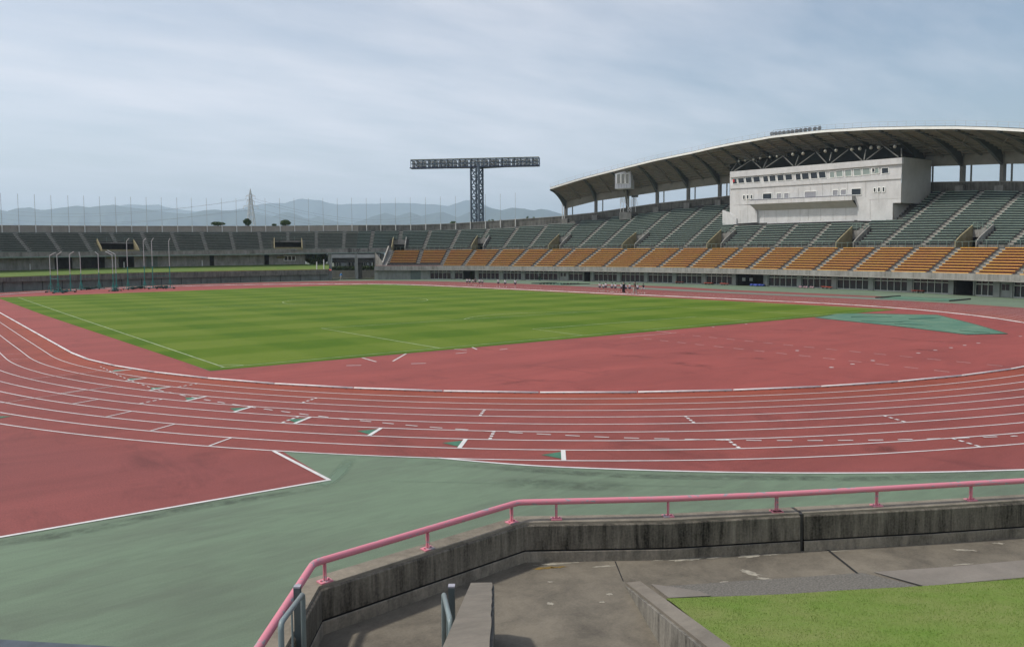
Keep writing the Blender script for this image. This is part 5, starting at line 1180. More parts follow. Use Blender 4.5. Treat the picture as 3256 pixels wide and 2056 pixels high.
# thin net poles standing along the back of the stands
pol_ = [(2, 613, 6.8), (56.5, 616, 61), (109, 618, 114), (162, 620.6, 166), (214, 621, 220), (265, 622, 270), (315.5, 624, 320), (366, 625, 370), (415, 626, 419), (464.5, 627, 468), (513, 627.5, 516), (561, 628, 565), (609, 629, 611.5), (656.5, 629.5, 659), (703.5, 630, 706.6), (750, 630.5, 753), (798, 631, 799), (843, 630, 845), (889, 630, 891), (934.5, 630, 937), (980, 630, 982.5), (1027, 629.5, 1028.5), (1072.5, 629.5, 1074), (1118, 629.5, 1119.6), (1164, 629.5, 1166), (1210.5, 629, 1211), (1257, 628.5, 1258.3), (1305, 627.5, 1306), (1353, 626.5, 1354), (1401, 625.5, 1401.5), (1448.5, 624, 1449), (1496, 622, 1496), (1543.5, 618, 1544), (1591, 616, 1591.5), (1639, 613, 1639)]
M_POLE = mat('net_pole', (.34, .35, .35), .5, .1, 1); M_SLEEVE = mat('pole_sleeve', (.62, .61, .57), .5, .1, 1)
tops = []; WORDS = ['first', 'second', 'third', 'fourth', 'fifth', 'sixth', 'seventh', 'eighth', 'ninth', 'tenth', 'eleventh', 'twelfth', 'thirteenth', 'fourteenth', 'fifteenth', 'sixteenth', 'seventeenth', 'eighteenth', 'nineteenth', 'twentieth']
vpb = tab([(0, 731), (817, 730), (1212, 727), (1496, 722), (1591, 717), (1639, 714)])
for j, (ut, vt, ub) in enumerate(pol_):
    p = hit(ub, vpb(ub), O0+TR*nF(ub)+.55); z1 = zon(p, vt); z0 = p[2]; zw = zon(p, vG(ub)-4); g = thing('net_pole', (f'thin pole on the back of the stands, {WORDS[j]} from the left edge' if j < 18 else f'thin pole on the back of the stands, {WORDS[34-j]} leftwards from the roof'), 'pole', V3(p, z0), 'thin poles along the back of the stands')
    mb = MB(); mb.tube([V3(p, zw), V3(p, z1)], .038, 6); mb.build('shaft', M_POLE, g); mb = MB(); mb.tube([V3(p, z0-.6), V3(p, zw)], .14, 6); mb.build('sleeve', M_SLEEVE, g); tops.append((p, z0, z1))
    for fz in (.35, .7, 1.):
        if j: pass
# power pylon with its lines
dP = 520
M_PYL = mat('pylon_steel', (.62, .62, .60), .6, .15, .5)
py0 = atd(799, 717, dP); pyg = thing('power_pylon', 'pale lattice power pylon with crossarms standing far behind the end stand', 'pylon', V3(py0, 0))
hx = CR*np.array([1, 1, 0]); hx /= np.linalg.norm(hx); hy = np.array([-hx[1], hx[0], 0]); s_ = dP/F
zP = lambda v: atd(799, v, dP)[2]
lev = [(790, 13), (717, 10.5), (690, 8.5), (670, 6.5), (656, 5.2), (640, 4.2), (623, 3.2), (611, 1.6), (601, .3)]
mb = MB(); pc = py0*np.array([1, 1, 0]); rings = [[pc+hx*sx_*w_*s_+hy*sy_*w_*s_+up*zP(v) for sx_, sy_ in ((-1, -1), (1, -1), (1, 1), (-1, 1))] for v, w_ in lev]
for a, b in zip(rings[:-1], rings[1:]):
    for k in range(4): mb.bar(a[k], b[k], .30); mb.bar(a[k], b[(k+1) % 4], .17); mb.bar(a[(k+1) % 4], b[k], .17)
mb.build('lattice_mast', M_PYL, pyg)
ins = []
for v, wl in ((656, 23), (624, 14.5), (640, 12)):
    mb = MB()
    for sg_ in (-1, 1):
        tip = pc+hx*sg_*wl*s_+up*zP(v); mb.bar(tip, pc+up*zP(v-7), .22); mb.bar(tip, pc+up*zP(v+1), .22); mb.bar(tip*.5+(pc+up*zP(v))*.5, pc+up*zP(v-7), .16); mb.bar(tip, tip-up*9*s_, .2); ins.append(tip-up*9*s_)
    mb.build('crossarm', M_PYL, pyg)
wl_ = thing('power_lines', 'thin sagging power lines running from the pylon along the hills', 'power line', V3(py0, 10))
mb = MB()
for k, q in enumerate(ins[:4]):
    for e in (atd(-60, 700-14*k, 900), atd(1330, 715-10*k, 900)):
        P = [q+(e-q)*t-up*(9*4*t*(1-t)) for t in np.linspace(0, 1, 15)]; mb.tube(P, .05, 4, False)
mb.build('cable', mat('cable', (.10, .11, .12), .6, .1, 1), wl_)
# trees showing over the end wall, shrubs on the main wall
tree(693, 716, 706, 260, 46, 'dark flat topped tree just showing above the end wall left of the pylon', n=1600, seed=2)
tree(787, 716, 694, 255, 25, 'round dark tree beside the foot of the pylon', n=1500, seed=3)
tree(872, 717, 712, 262, 14, 'smallest dark tree top above the end wall right of the pylon', n=500, seed=4)
tree(908, 717, 700, 258, 34, 'dark pointed tree second to the right of the pylon', n=1700, seed=5)
for j, (u, vb, vt, wpx, lab) in enumerate([(1440, 713, 703, 26, 'ragged shrub on the wall left of the floodlight mast'), (1560, 708, 697, 30, 'leafy shrub on the wall just right of the floodlight mast'), (1592, 706, 698, 18, 'thin shrub between two poles right of the mast'), (1678, 697, 687, 13, 'small green bush on the rising wall'), (1697, 694, 688, 10, 'smallest bush on the rising wall near the roof')]):
    p0 = hit(u, vb, O0+TR*13+1.6); dd = (p0-CAM) @ CD; r = wpx*.5*dd/F; h = (vb-vt)*dd/F; g = thing('shrub', lab, 'shrub', p0); foliage('leaves', g, p0+up*h*.45, (r, r*.6, h*.55), 260, r*.13, M_LEAFL, 40+j)
    mb = MB(); mb.tube([p0-up*.2, p0+up*h*.5], [.06, .02], 5); mb.build('stem', M_BARK, g)
# ================================================================ HILLS
def ridge(name, prof, dist, m_, seed):
    f = tab(prof); rnd = np.random.RandomState(seed); mb = MB(); U = np.arange(prof[0][0], prof[-1][0]+1, 6.); rows = []
    nz = np.convolve(rnd.randn(len(U)+8), np.ones(3)/3, 'same')[4:-4]
    crest = [atd(u, f(u)+.7*nz[i], dist) for i, u in enumerate(U)]
    dirs = [np.array([*(c[:2]-CAM[:2]), 0])/np.linalg.norm(c[:2]-CAM[:2]) for c in crest]
    K = 9; grid = []
    for k in range(-K, K+1):
        t = abs(k)/K; ln = []
        for i, (c, d) in enumerate(zip(crest, dirs)):
            w_ = math.sin(U[i]*.055+seed)*.35+math.sin(U[i]*.021+2*seed)*.5
            h = c[2]*(1-t)**1.15+((.18*c[2])*math.sin(3.2*t*3+U[i]*.09+seed)*(t*(1-t))*1.6 if k else 0)
            ln.append(V3(c+d*(k/K)*(1500+260*w_), max(-.2, h) if abs(k) < K else -1))
        grid.append(ln)
    for a, b in zip(grid[:-1], grid[1:]): mb.strip(a, b)
    return struct(mb.build(name, m_, None, True))
M_HILL = mat('wooded_hill', (.018, .034, .026), .95, .35, .004, col2=(.035, .055, .035), detail=12)
near = [(-300, 660), (-120, 655), (0, 668), (24, 671), (51, 662), (92, 659), (129, 668), (163, 665), (218, 657), (245, 654), (283, 659), (317, 655), (361, 651), (392, 657), (453, 664), (545, 676), (586, 679), (623, 676), (647, 669), (678, 666), (715, 669), (749, 670), (783, 667), (806, 676), (846, 686), (867, 689), (898, 676), (927, 676), (964, 691), (985, 695), (1009, 688), (1043, 697), (1082, 706), (1122, 711), (1180, 690), (1223, 676), (1262, 687), (1305, 674), (1338, 687), (1384, 677), (1410, 674), (1453, 691), (1500, 672), (1542, 656), (1594, 669), (1627, 660), (1666, 663), (1699, 671), (1719, 664), (1745, 668), (1781, 679), (1840, 690), (2000, 700), (2300, 705)]
far = [(330, 668), (385, 653), (409, 649), (453, 652), (504, 651), (545, 662), (579, 667), (620, 672), (740, 668), (827, 650), (859, 645.5), (906, 645.5), (938, 636), (959, 630.5), (980, 635), (1017, 636), (1043, 645), (1082, 651), (1111, 648), (1148, 649), (1190, 648), (1227, 645.5), (1267, 645.5), (1325, 647), (1364, 649), (1394, 651), (1423, 656), (1459, 644), (1482, 636), (1496, 636), (1542, 652), (1600, 676), (1700, 700)]
ridge('hills', near, 7600, M_HILL, 1); ridge('distant_hills', far, 11500, M_HILL, 4)
hz = MB(); X0, X1, Y0, Y1, ZB, ZT = -20500, 20500, -20500, 20500, -1.5, 1010.
hz.hexa([(X0, Y0, ZB), (X1, Y0, ZB), (X1, Y1, ZB), (X0, Y1, ZB), (X0, Y0, ZT), (X1, Y0, ZT), (X1, Y1, ZT), (X0, Y1, ZT)])
hm = bpy.data.materials.new('haze'); hm.use_nodes = True; t = hm.node_tree; t.nodes.clear(); o_ = t.nodes.new('ShaderNodeOutputMaterial'); pv = t.nodes.new('ShaderNodeVolumePrincipled')
pv.inputs['Density'].default_value = .00013; pv.inputs['Color'].default_value = (.70, .86, 1, 1); pv.inputs['Anisotropy'].default_value = .2; t.links.new(pv.outputs[0], o_.inputs['Volume'])
ho = hz.build('haze', hm); ho['kind'] = 'stuff'
# ================================================================ PEOPLE
M_SKIN = mat('skin', (.40, .25, .18), .6, .05, 5); M_HAIR = mat('black_hair', (.012, .011, .012), .5, .1, 9)
C_WH = mat('white_shirt', (.80, .80, .82), .8, .06, 5); C_NV = mat('navy_shorts', (.03, .03, .10), .8, .1, 5); C_BK = mat('black_cloth', (.015, .016, .02), .8, .1, 5)
C_GY = mat('grey_cloth', (.18, .18, .185), .8, .1, 5); C_BE = mat('beige_cloth', (.42, .39, .34), .8, .1, 5); C_BL = mat('bright_blue_cloth', (.05, .26, .60), .8, .1, 5); C_SH = mat('white_shoe', (.7, .7, .7), .6, .05, 5)
def skin(name, V, E, Rr, m_, par, sub=1):
    me = bpy.data.meshes.new(name); me.from_pydata([tuple(v) for v in V], E, []); o = bpy.data.objects.new(name, me); COL.objects.link(o); o.parent = par
    md = o.modifiers.new('skin', 'SKIN'); md.use_smooth_shade = True
    for i, r in enumerate(Rr):
        sv = me.skin_vertices[0].data[i]; sv.radius = (r, r) if not isinstance(r, tuple) else r; sv.use_root = (i == 0)
    if sub: o.modifiers.new('sub', 'SUBSURF').levels = sub; o.modifiers['sub'].render_levels = sub
    me.materials.append(m_); return o
def person(loc, face, H, label, top, bot, pose='walk', ph=0., long=False, hair=M_HAIR, cap=False, sleeves=False, group=None):
    """face: heading angle in degrees in plan; ph: phase of the stride"""
    g = thing('person', label, 'person', loc, group, R_(face-90)); k = H/1.6*1.05
    st = .30*math.sin(ph) if pose == 'walk' else .05; sw = .26*math.sin(ph) if pose == 'walk' else .03
    def leg(s, f):
        hip = (s*.085, 0, .82); kn = (s*.09, f*.55+.06*abs(f)+.03, .44+.03*abs(f)); an = (s*.09, f*1.0-.05*(f < 0)*1, .08+.05*(f < 0)*abs(f)*3); toe = (s*.10, f*1.0+.13, .035+.0)
        return hip, kn, an, toe
    def arm(s, f):
        sh = (s*.165, 0, 1.27); el = (s*.215, -.02+f*.4, 1.04); ha = (s*.20, .08+f*.9, .83); fi = (s*.195, .10+f*1.0, .74); return sh, el, ha, fi
    V = [(0, 0, .84), (0, .005, 1.0), (0, .01, 1.16), (0, 0, 1.29), (0, .005, 1.36), (0, .015, 1.45), (0, .02, 1.53), (0, .11, 1.45)]
    E = [(0, 1), (1, 2), (2, 3), (3, 4), (4, 5), (5, 6), (5, 7)]; Rr = [(.11, .085), (.10, .075), (.125, .08), (.10, .07), .045, (.072, .085), (.06, .075), .018]
    for s, f in ((-1, st), (1, -st)):
        n = len(V); V += list(leg(s, f)); E += [(0, n), (n, n+1), (n+1, n+2), (n+2, n+3)]; Rr += [.080, .055, .036, .032]
    for s, f in ((-1, -sw), (1, sw)):
        n = len(V); V += list(arm(s, f)); E += [(3, n), (n, n+1), (n+1, n+2), (n+2, n+3)]; Rr += [.047, .036, .026, .022]
    kx = k*1.12; sc = lambda P: [(p[0]*kx, p[1]*k, p[2]*k) for p in P]; rs = lambda Q: [tuple(x*k for x in q) if isinstance(q, tuple) else q*k for q in Q]
    skin('body', sc(V), E, rs(Rr), M_SKIN, g)
    T = [(0, 0, .88), (0, .005, 1.02), (0, .01, 1.17), (0, 0, 1.30)]; TE = [(0, 1), (1, 2), (2, 3)]; TR_ = [(.175, .14), (.165, .135), (.185, .135), (.11, .10)]
    for s, f in ((-1, -sw), (1, sw)):
        a = arm(s, f); n = len(T); m_ = tuple((x+y)/2 for x, y in zip(a[0], a[1])); T += [a[0], m_ if not sleeves else a[1]]; TE += [(3, n), (n, n+1)]; TR_ += [.085, .078]
        if sleeves: T.append(a[2]); TE.append((n+1, n+2)); TR_.append(.06)
    skin('shirt', sc(T), TE, rs(TR_), top, g)
    S = [(0, 0, .88)]; SE = []; SR = [(.17, .14)]
    for s, f in ((-1, st), (1, -st)):
        L = leg(s, f); n = len(S); m_ = tuple(x*.45+y*.55 for x, y in zip(L[0], L[1])); S += [L[0], m_ if not long else L[1]]; SE += [(0, n), (n, n+1)]; SR += [.13, .118]
        if long: S.append((L[2][0], L[2][1], L[2][2]+.02)); SE.append((n+1, n+2)); SR.append(.08)
    skin('trousers' if long else 'shorts', sc(S), SE, rs(SR), bot, g)
    hb = MB(); hb.ball((0, -.008*k, 1.505*k), .108*k, (.9, 1.02, 1.0 if not cap else .8), 12, 8)
    for p in range(len(hb.v)):      # pull the front of the hair up off the face
        x, y, z = hb.v[p]
        if y > .03*k and z < 1.55*k: hb.v[p] = (x*.9, y*.45, max(z, 1.50*k))
    if hair is not None:
        h = hb.build('cap' if cap else 'hair', hair, g, True); h.parent = g; me = h.data
        o0 = list(g['_o']); me.transform(Matrix.Translation(Vector(o0)))
    sh = MB()
    for s, f in ((-1, st), (1, -st)):
        a = leg(s, f); c = (a[2][0]*k, (a[2][1]+.05)*k, (a[3][2]+.01)*k); sh.ball(c, .07*k, (.7, 1.9, .7), 8, 5)
    h = sh.build('shoes', C_SH, g, True); h.data.transform(Matrix.Translation(Vector(list(g['_o']))))
    return g
def PX(a, b): return (1440+a*.27409, 860+b*.27409)
gr1 = 'children walking in the far group'; gr2 = 'children walking in the near group'
ppl = [
 (165, 175, 92, 'navy', 'child in white shirt and navy shorts, leftmost of the far walking group', C_WH, C_NV, gr1),
 (195, 175, 92, 'n', 'child in white shirt and navy shorts close behind the leftmost walker', C_WH, C_NV, gr1),
 (235, 172, 100, 'n', 'small child in pale shirt and black shorts, third in the far group', C_WH, C_BK, gr1),
 (262, 176, 87, 'g', 'person in grey top and black shorts, fourth in the far group', C_GY, C_BK, gr1),
 (310, 183, 97, 'n', 'child in white shirt bending forward, fifth in the far group', C_WH, C_NV, gr1),
 (342, 182, 100, 'n', 'child in white shirt and navy shorts, sixth in the far group', C_WH, C_NV, gr1),
 (527, 191, 98, 'n', 'child in white shirt walking alone after the far group of six', C_WH, C_NV, gr1),
 (607, 197, 103, 'n', 'child with long dark hair in white shirt between two lone walkers', C_WH, C_NV, gr1),
 (724, 202, 104, 'n', 'child in white shirt, last and rightmost of the spread walkers', C_WH, C_NV, gr1),
 (1703, 242, 143, 'n', 'child in white shirt, leftmost of the near walking group', C_WH, C_NV, gr2),
 (1747, 245, 152, 'n', 'child in white shirt leaning forward, second of the near group', C_WH, C_NV, gr2),
 (1774, 242, 138, 'n', 'child in white shirt with bag, third of the near group', C_WH, C_NV, gr2),
 (1845, 252, 145, 'n', 'child in white shirt and navy skirt taking a long stride, fourth of the near group', C_WH, C_NV, gr2),
 (1885, 250, 148, 'n', 'child in white shirt with legs apart, fifth of the near group', C_WH, C_NV, gr2),
 (1957, 258, 150, 'n', 'child in white shirt just left of the adult in black', C_WH, C_NV, gr2),
 (1982, 271, 136, 'b', 'tall adult dressed all in black standing on the kerb line', C_BK, C_BK, gr2),
 (2005, 258, 157, 'n', 'child in white shirt just right of the adult in black', C_WH, C_NV, gr2),
 (2050, 262, 150, 'n', 'child in white shirt midway between the two adults', C_WH, C_NV, gr2),
 (2111, 273, 133, 'a', 'adult in black shirt and beige trousers seen from behind', C_BK, C_BE, gr2),
 (2142, 262, 158, 'n', 'child in white shirt walking beside the adult in beige trousers', C_WH, C_NV, gr2),
 (2207, 268, 155, 's', 'child with long hair in black shirt and white shorts, rightmost walker', C_BK, C_WH, gr2)]
for j, (x, yb, yt, c, lab, tp, bt_, gg) in enumerate(ppl):
    u, v = PX(x, yb-3); p = at(u, v, 0.004); hgt = zon(p, PX(x, yt)[1])-.0
    person(p, [100, 92, 80, 96, 84, 108][j % 6]+ (0 if j < 15 else 4), min(1.85, max(1.2, hgt)), lab, tp, bt_, 'walk' if c != 'b' else 'stand', [1.3, -1.1, .9, -1.4, 1.5, -.8, 1.1][j % 7]*(.35 if c == 'a' else 1), long=c in 'ba', sleeves=(c == 'b'), group=gg)
p = at(*Zb(1140, 1248), .0); person(p+np.array([0, -1.0, 0]), 190, zon(p, Zb(1140, 1168)[1]), 'person in blue shirt, white cap and pale trousers walking in the gateway', C_BL, C_BE, 'walk', 1.4, long=True, sleeves=True, hair=C_SH, cap=True)
# ================================================================ THROWING CAGE FRAMES
M_CGR = mat('cage_green', (.03, .22, .19), .5, .15, 3); M_CWH = mat('cage_alu', (.50, .50, .49), .4, .1, 3); M_WHEEL = mat('black_wheel', (.015, .015, .015), .8, .1, 5); M_NET = mat('net_bundle', (.02, .05, .04), .95, .4, 8)
def cpost(par, foot, bend, tip, lo_frac, thick=.075):
    mb = MB(); m_ = foot+(bend-foot)*lo_frac; mb.tube([foot, m_], thick, 7); q = mb.build('post', M_CGR, par); mb = MB(); mb.tube([m_, bend, tip], thick*.85, 7); mb.build('post_head', M_CWH, par)
def cbase(par, c, ax, L=1.4, hgt=1.9):
    ay = np.array([-ax[1], ax[0], 0]); mb = MB()
    for s in (-1, 1): mb.bar(c-ax*L*.5+ay*.45*s+up*.2, c+ax*L*.5+ay*.45*s+up*.2, .09); mb.bar(c-ax*L*.4*s+up*.2, c+up*hgt, .06); mb.bar(c+ay*.45*s+up*.2, c+up*hgt*.8, .06)
    mb.bar(c-ax*L*.5-ay*.45+up*.2, c-ax*L*.5+ay*.45+up*.2, .08); mb.bar(c+ax*L*.5-ay*.45+up*.2, c+ax*L*.5+ay*.45+up*.2, .08); mb.build('base_frame', M_CGR, par)
    for a, b in ((-1, -1), (1, -1), (1, 1), (-1, 1)):
        mb = MB(); w0 = c+ax*L*.5*a+ay*.5*b+up*.13; mb.tube([w0-ay*.05, w0+ay*.05], .13, 10); mb.build('wheel', M_WHEEL, par)
def zq(x, y): return (130+x*270/2408, 790+y*160/1427)
def cage(label, posts, group='wheeled frames of the throwing cage', rail=None, net=None):
    f0 = at(*posts[0][0]); g = thing('throwing_cage_frame', label, 'cage frame', f0, group)
    fs = []
    for ft, bd, tp in posts:
        f = at(*ft); dd = (f-CAM) @ CD; b = V3(f, zon(f, bd[1])); tdd = (np.array(b)-CAM) @ CD; t_ = atd(tp[0], tp[1], tdd); f = f+up*.25
        cpost(g, f, np.array(b), t_, .46); fs.append(f)
    ax = fs[-1]-fs[0]; ax[2] = 0; ax = ax/np.linalg.norm(ax) if len(fs) > 1 else np.array([1, 0, 0.])
    for f in fs: cbase(g, f*np.array([1, 1, 0]), ax)
    mb = MB()
    for zr_, wr_ in ((2.2, .06), (.1, .09)):
        mb = MB()
        for a, b in zip(fs[:-1], fs[1:]): mb.bar(a+up*zr_, b+up*zr_, wr_)
        mb.build('cross_rail', M_CGR, g)
    rnd = np.random.RandomState(len(label)); mb = MB(); a, b = fs[0], fs[-1]
    if len(fs) > 1:
        P = [a+(b-a)*t+np.array([0, 0, rnd.uniform(-.05, .18)]) for t in np.linspace(.1, .9, 9)]; mb.tube(P, [.08]+[rnd.uniform(.16, .3) for _ in range(7)]+[.08], 7); mb.build('folded_net', M_NET, g, True)
    return g
cage('leftmost throwing cage frame with three white topped posts on green wheeled bases', [(zq(290, 1250), zq(258, 200), zq(415, 110)), (zq(500, 1270), zq(445, 180), zq(580, 95)), (zq(850, 1240), zq(795, 165), zq(930, 85))])
cage('second throwing cage frame, two thin posts behind a long folded net', [(zq(1150, 1180), zq(1118, 215), zq(1080, 95)), (zq(1660, 1150), zq(1630, 165), zq(1535, 90))])
cage('third throwing cage frame with two posts close together bending left', [(zq(2060, 1215), zq(2000, 185), zq(1830, 85)), (zq(2150, 1205), zq(2095, 165), zq(1885, 50))])
def zv(x, y): return (300+x*320/2028, 700+y*240/1521)
cage('taller throwing cage frame, third from the right end, with net heaped between its two posts', [(zv(685, 1400), zv(655, 420), zv(700, 365)), (zv(1020, 1380), zv(995, 415), zv(1040, 365))])
cage('rightmost tall throwing cage frame with two bent topped posts', [(zv(1185, 1385), zv(1160, 420), zv(1190, 360)), (zv(1530, 1380), zv(1495, 420), zv(1525, 362))])
# ================================================================ GREEN SHEETS ON THE GROUND
def tarp(label, pix, m_, amp, seed, bars=(), z0=.02):
    P = [at(*q) for q in pix]; c = sum(P)/len(P); g = thing('ground_sheet', label, 'cover sheet', c, None); rnd = np.random.RandomState(seed)
    bm = bmesh.new(); vs_ = [bm.verts.new(tuple(p-c)) for p in P]; f = bm.faces.new(vs_); bmesh.ops.triangulate(bm, faces=bm.faces[:])
    for _ in range(5): bmesh.ops.subdivide_edges(bm, edges=bm.edges[:], cuts=1, use_grid_fill=True)
    for v in bm.verts:
        x, y = v.co.x, v.co.y; e = 0 if v.is_boundary else 1
        v.co.z = z0+e*amp*max(0, math.sin(x*.9+y*.35+seed)*.5+math.sin(x*.35-y*.8)*.5+rnd.uniform(-.1, .1))
    me = bpy.data.meshes.new('sheet'); bm.to_mesh(me); bm.free(); me.materials.append(m_); o = bpy.data.objects.new('sheet', me); COL.objects.link(o); o.parent = g
    for k in me.polygons: k.use_smooth = True
    for a, b in bars:
        mb = MB(); mb.tube([at(*a)+up*.08, at(*b)+up*.08], .09, 6); mb.build('weight_pipe', M_WHEEL, g)
    mb = MB()
    for i in range(len(P)): mb.tube([P[i]*np.array([1, 1, 0])+up*.03, P[(i+1) % len(P)]*np.array([1, 1, 0])+up*.03], .03, 5)
    mb.build('hem', M_TARPD, g); return g
M_TARP = mat('green_tarp', (.055, .155, .10), .65, .25, .45, col2=(.125, .215, .135), detail=8); M_TARPD = mat('tarp_hem', (.045, .12, .085), .7, .2, 2)
tarp('large green sheet spread on the red infield behind the goal corner', [Z3(850, 240), Z3(1000, 216), Z3(1160, 212), Z3(1700, 222), Z3(1960, 288), Z3(2180, 352), Z3(1900, 357), Z3(1430, 300)], M_TARP, .05, 1)
mb = MB()      # dark folds of the big sheet
for P in ([(1170, 262), (1300, 268), (1420, 272), (1560, 262)], [(1400, 283), (1560, 290), (1660, 300)], [(1100, 235), (1240, 232), (1380, 238)], [(1500, 250), (1640, 246), (1720, 240)], [(1850, 330), (1960, 340), (2060, 345)]):
    mb.tube([at(*Z3(*q))+up*.04 for q in P], .03, 5)
build_split(mb, 'fold', M_TARPD, [o for o in COL.objects if o.name.startswith('ground_sheet')][0])
tarp('green pit cover with dark pipes beside the runway at the right', [Z3(1300, 107), Z3(1420, 93), Z3(1790, 110), Z3(1880, 114), Z3(1780, 126)], M_TARP, .05, 2, [(Z3(1270, 104), Z3(1440, 92)), (Z3(1780, 126), Z3(1925, 113))])
def zs2(x, y): return (1640+x*.1495, 860+y*.1495)
tarp('flat green pit cover with two dark pipes in front of the stand windows', [zs2(400, 282), zs2(860, 262), zs2(1520, 285), zs2(960, 305)], M_TARP, .05, 3, [(zs2(335, 279), zs2(870, 262)), (zs2(960, 304), zs2(1570, 287))])
mb = MB()
for x in range(530, 1350, 72): p = at(*zs2(x, 290)); mb.box(p+up*.12, (.5, .4, .22), (1, .4, 0))
mb.build('sandbag', M_WHEEL, [o for o in COL.objects if o.name.startswith('ground_sheet')][-1])
# flat red-orange benches at the foot of the stand
M_RB = mat('red_low_bench', (.50, .085, .045), .6, .15, 2)
def zw_(x, y): return (2200+x*500/2408, 860+y*100/482)
rb = [(zw_(190, 212), zw_(320, 216), 'left of two red low benches under the windows left of the dark opening'), (zw_(440, 222), zw_(552, 228), 'red low bench just left of the wide dark opening'), (zw_(1990, 275), zw_(2140, 288), 'red low bench in front of the windows right of the dark opening'), (Zf(258, 1443), Zf(360, 1447), 'red low bench before the far right windows'), (Zd(938, 1358), Zd(1005, 1362), 'red low bench nearest the walking children'), (Zd(1175, 1367), Zd(1240, 1369), 'red low bench second right of the walking children'), (Zd(1415, 1376), Zd(1480, 1378), 'red low bench third right of the walking children'), (Zd(1550, 1381), Zd(1615, 1383), 'red low bench fourth right of the walking children')]
for a, b, lab in rb:
    A, B = at(*a), at(*b); A = A*np.array([1, 1, 0]); B = B*np.array([1, 1, 0]); g = thing('low_bench', lab, 'bench', A, 'red low benches along the stand'); d = dirv(A, B); mb = MB(); mb.bar(A+up*.36, B+up*.36, .42, .08); mb.build('seat', M_RB, g)
    for t_ in (.1, .5, .9): c = A+(B-A)*t_; mb = MB(); mb.box(c+up*.16, (.08, .36, .32), d); mb.build('leg', M_STEEL, g)
p = at(*zw_(985, 240)); g = thing('bag_pile', 'heap of blue bags on the ground in front of the dark opening', 'bags', p); mb = MB(); rnd = np.random.RandomState(4)
for k in range(7): mb.ball(p+np.array([rnd.uniform(-.4, .4), rnd.uniform(-1.2, 1.2), .2]), .34, (1, 1.2, .7), 8, 5)
mb.build('bag', mat('blue_bag', (.04, .07, .32), .6, .3, 3), g, True)
p = at(*zw_(1740, 268)); g = thing('bag_pile', 'row of small pinkish bags by the stand windows', 'bags', p); mb = MB()
for k in range(6): mb.ball(p+np.array([rnd.uniform(-.3, .3), -1.5+k*.55, .15]), .24, (1, 1, .8), 8, 5)
mb.build('bag', mat('pale_bag', (.35, .22, .24), .7, .4, 3), g, True)
for x, y0, y1, lab in ((795, 160, 108, 'left pale notice hanging in the dark opening'), (905, 160, 112, 'right pale notice hanging in the dark opening')):
    p = hit(*zw_(x, y0), 1.2); q = zon(p, zw_(x, y1)[1]); mb = MB(); mb.box(V3(p, (p[2]+q)/2), (.6, .04, abs(q-p[2])), (p-CAM)[[1, 0, 2]]*np.array([-1, 1, 0])); tag(mb.build('notice_board', mat('paper', (.5, .5, .46), .7, .1, 3)), lab, 'notice')
# judges' stair: green steel steps
p = at(*Zc(1690, 1312)); g = thing('judge_stand', 'green steel judges steps standing against the window wall', 'judge stand', p); mb = MB(); ax = np.array([-.55, .83, 0]); ay = np.array([.83, .55, 0])
for s in (-1, 1):
    mb.bar(p+ay*.5*s+ax*1.6, p+ay*.5*s-ax*1.6+up*3.3, .1)
    for k in range(4): c = p+ay*.5*s+ax*(1.6-k*1.05); mb.bar(c, c+up*(.9+k*.95), .08)
    mb.bar(p+ay*.5*s+ax*1.6+up*.9, p+ay*.5*s-ax*1.6+up*4.2, .06)
for k in range(9): c = p+ax*(1.5-k*.37)+up*(.1+k*.39); mb.bar(c-ay*.5, c+ay*.5, .3, .05)
mb.bar(p+ax*1.6-ay*.5+up*.05, p-ax*1.7-ay*.5+up*.05, .1); mb.bar(p+ax*1.6+ay*.5+up*.05, p-ax*1.7+ay*.5+up*.05, .1); mb.build('stepped_frame', mat('judge_green', (.04, .16, .11), .5, .15, 2), g)
# ================================================================ FOREGROUND TERRACE
ZW, ZFL = 2.2, 1.71
M_WALL = stained('black_stained_concrete', (.27, .24, .19), (.022, .020, .016), 7, .7, .42, .66, 1.1)
M_WTOP = stained('wall_top', (.28, .245, .19), (.10, .088, .068), 3, 3, .34, .64)
M_BASEC = stained('base_course', (.33, .29, .23), (.06, .055, .045), 5, 2, .36, .62)
M_FLOOR = stained('terrace_floor', (.20, .175, .135), (.085, .075, .060), 1.8, 1.8, .38, .62)
M_FLOORL = stained('light_floor', (.235, .21, .18), (.15, .135, .115), 1.5, 1.5, .36, .64)
M_GRAVF = mat('exposed_aggregate', (.10, .093, .08), .9, .3, 45, col2=(.18, .168, .145), detail=3)
M_PATCH = mat('lime_patch', (.30, .275, .22), .9, .3, 14); M_MOSS = mat('ochre_moss', (.20, .13, .035), .95, .35, 8)
inner = [at(*q, ZW)[:2] for q in (FL(650, 1500), FL(1310, 290), F4(2140, 392), F5(1400, 463), F6(400, 402), F6(600, 392), F6(1500, 345), F6(2260, 297))]
inner.insert(0, inner[0]+(inner[0]-inner[1])*1.6); _e = (inner[-1]-inner[-2])/np.linalg.norm(inner[-1]-inner[-2]); inner.append(inner[-1]+_e*4+np.array([0, -.15])); inner.append(inner[-1]+_e*6+np.array([0, -.6]))
def offs(P, o):
    P = [np.array(p) for p in P]; R = []
    for i, p in enumerate(P):
        a = P[i]-P[i-1] if i else P[1]-P[0]; b = P[i+1]-P[i] if i < len(P)-1 else a
        na = np.array([-a[1], a[0]])/np.linalg.norm(a); nb = np.array([-b[1], b[0]])/np.linalg.norm(b); m_ = na+nb; m_ /= np.linalg.norm(m_); R.append(p+m_*o/max(.4, m_ @ na))
    return R
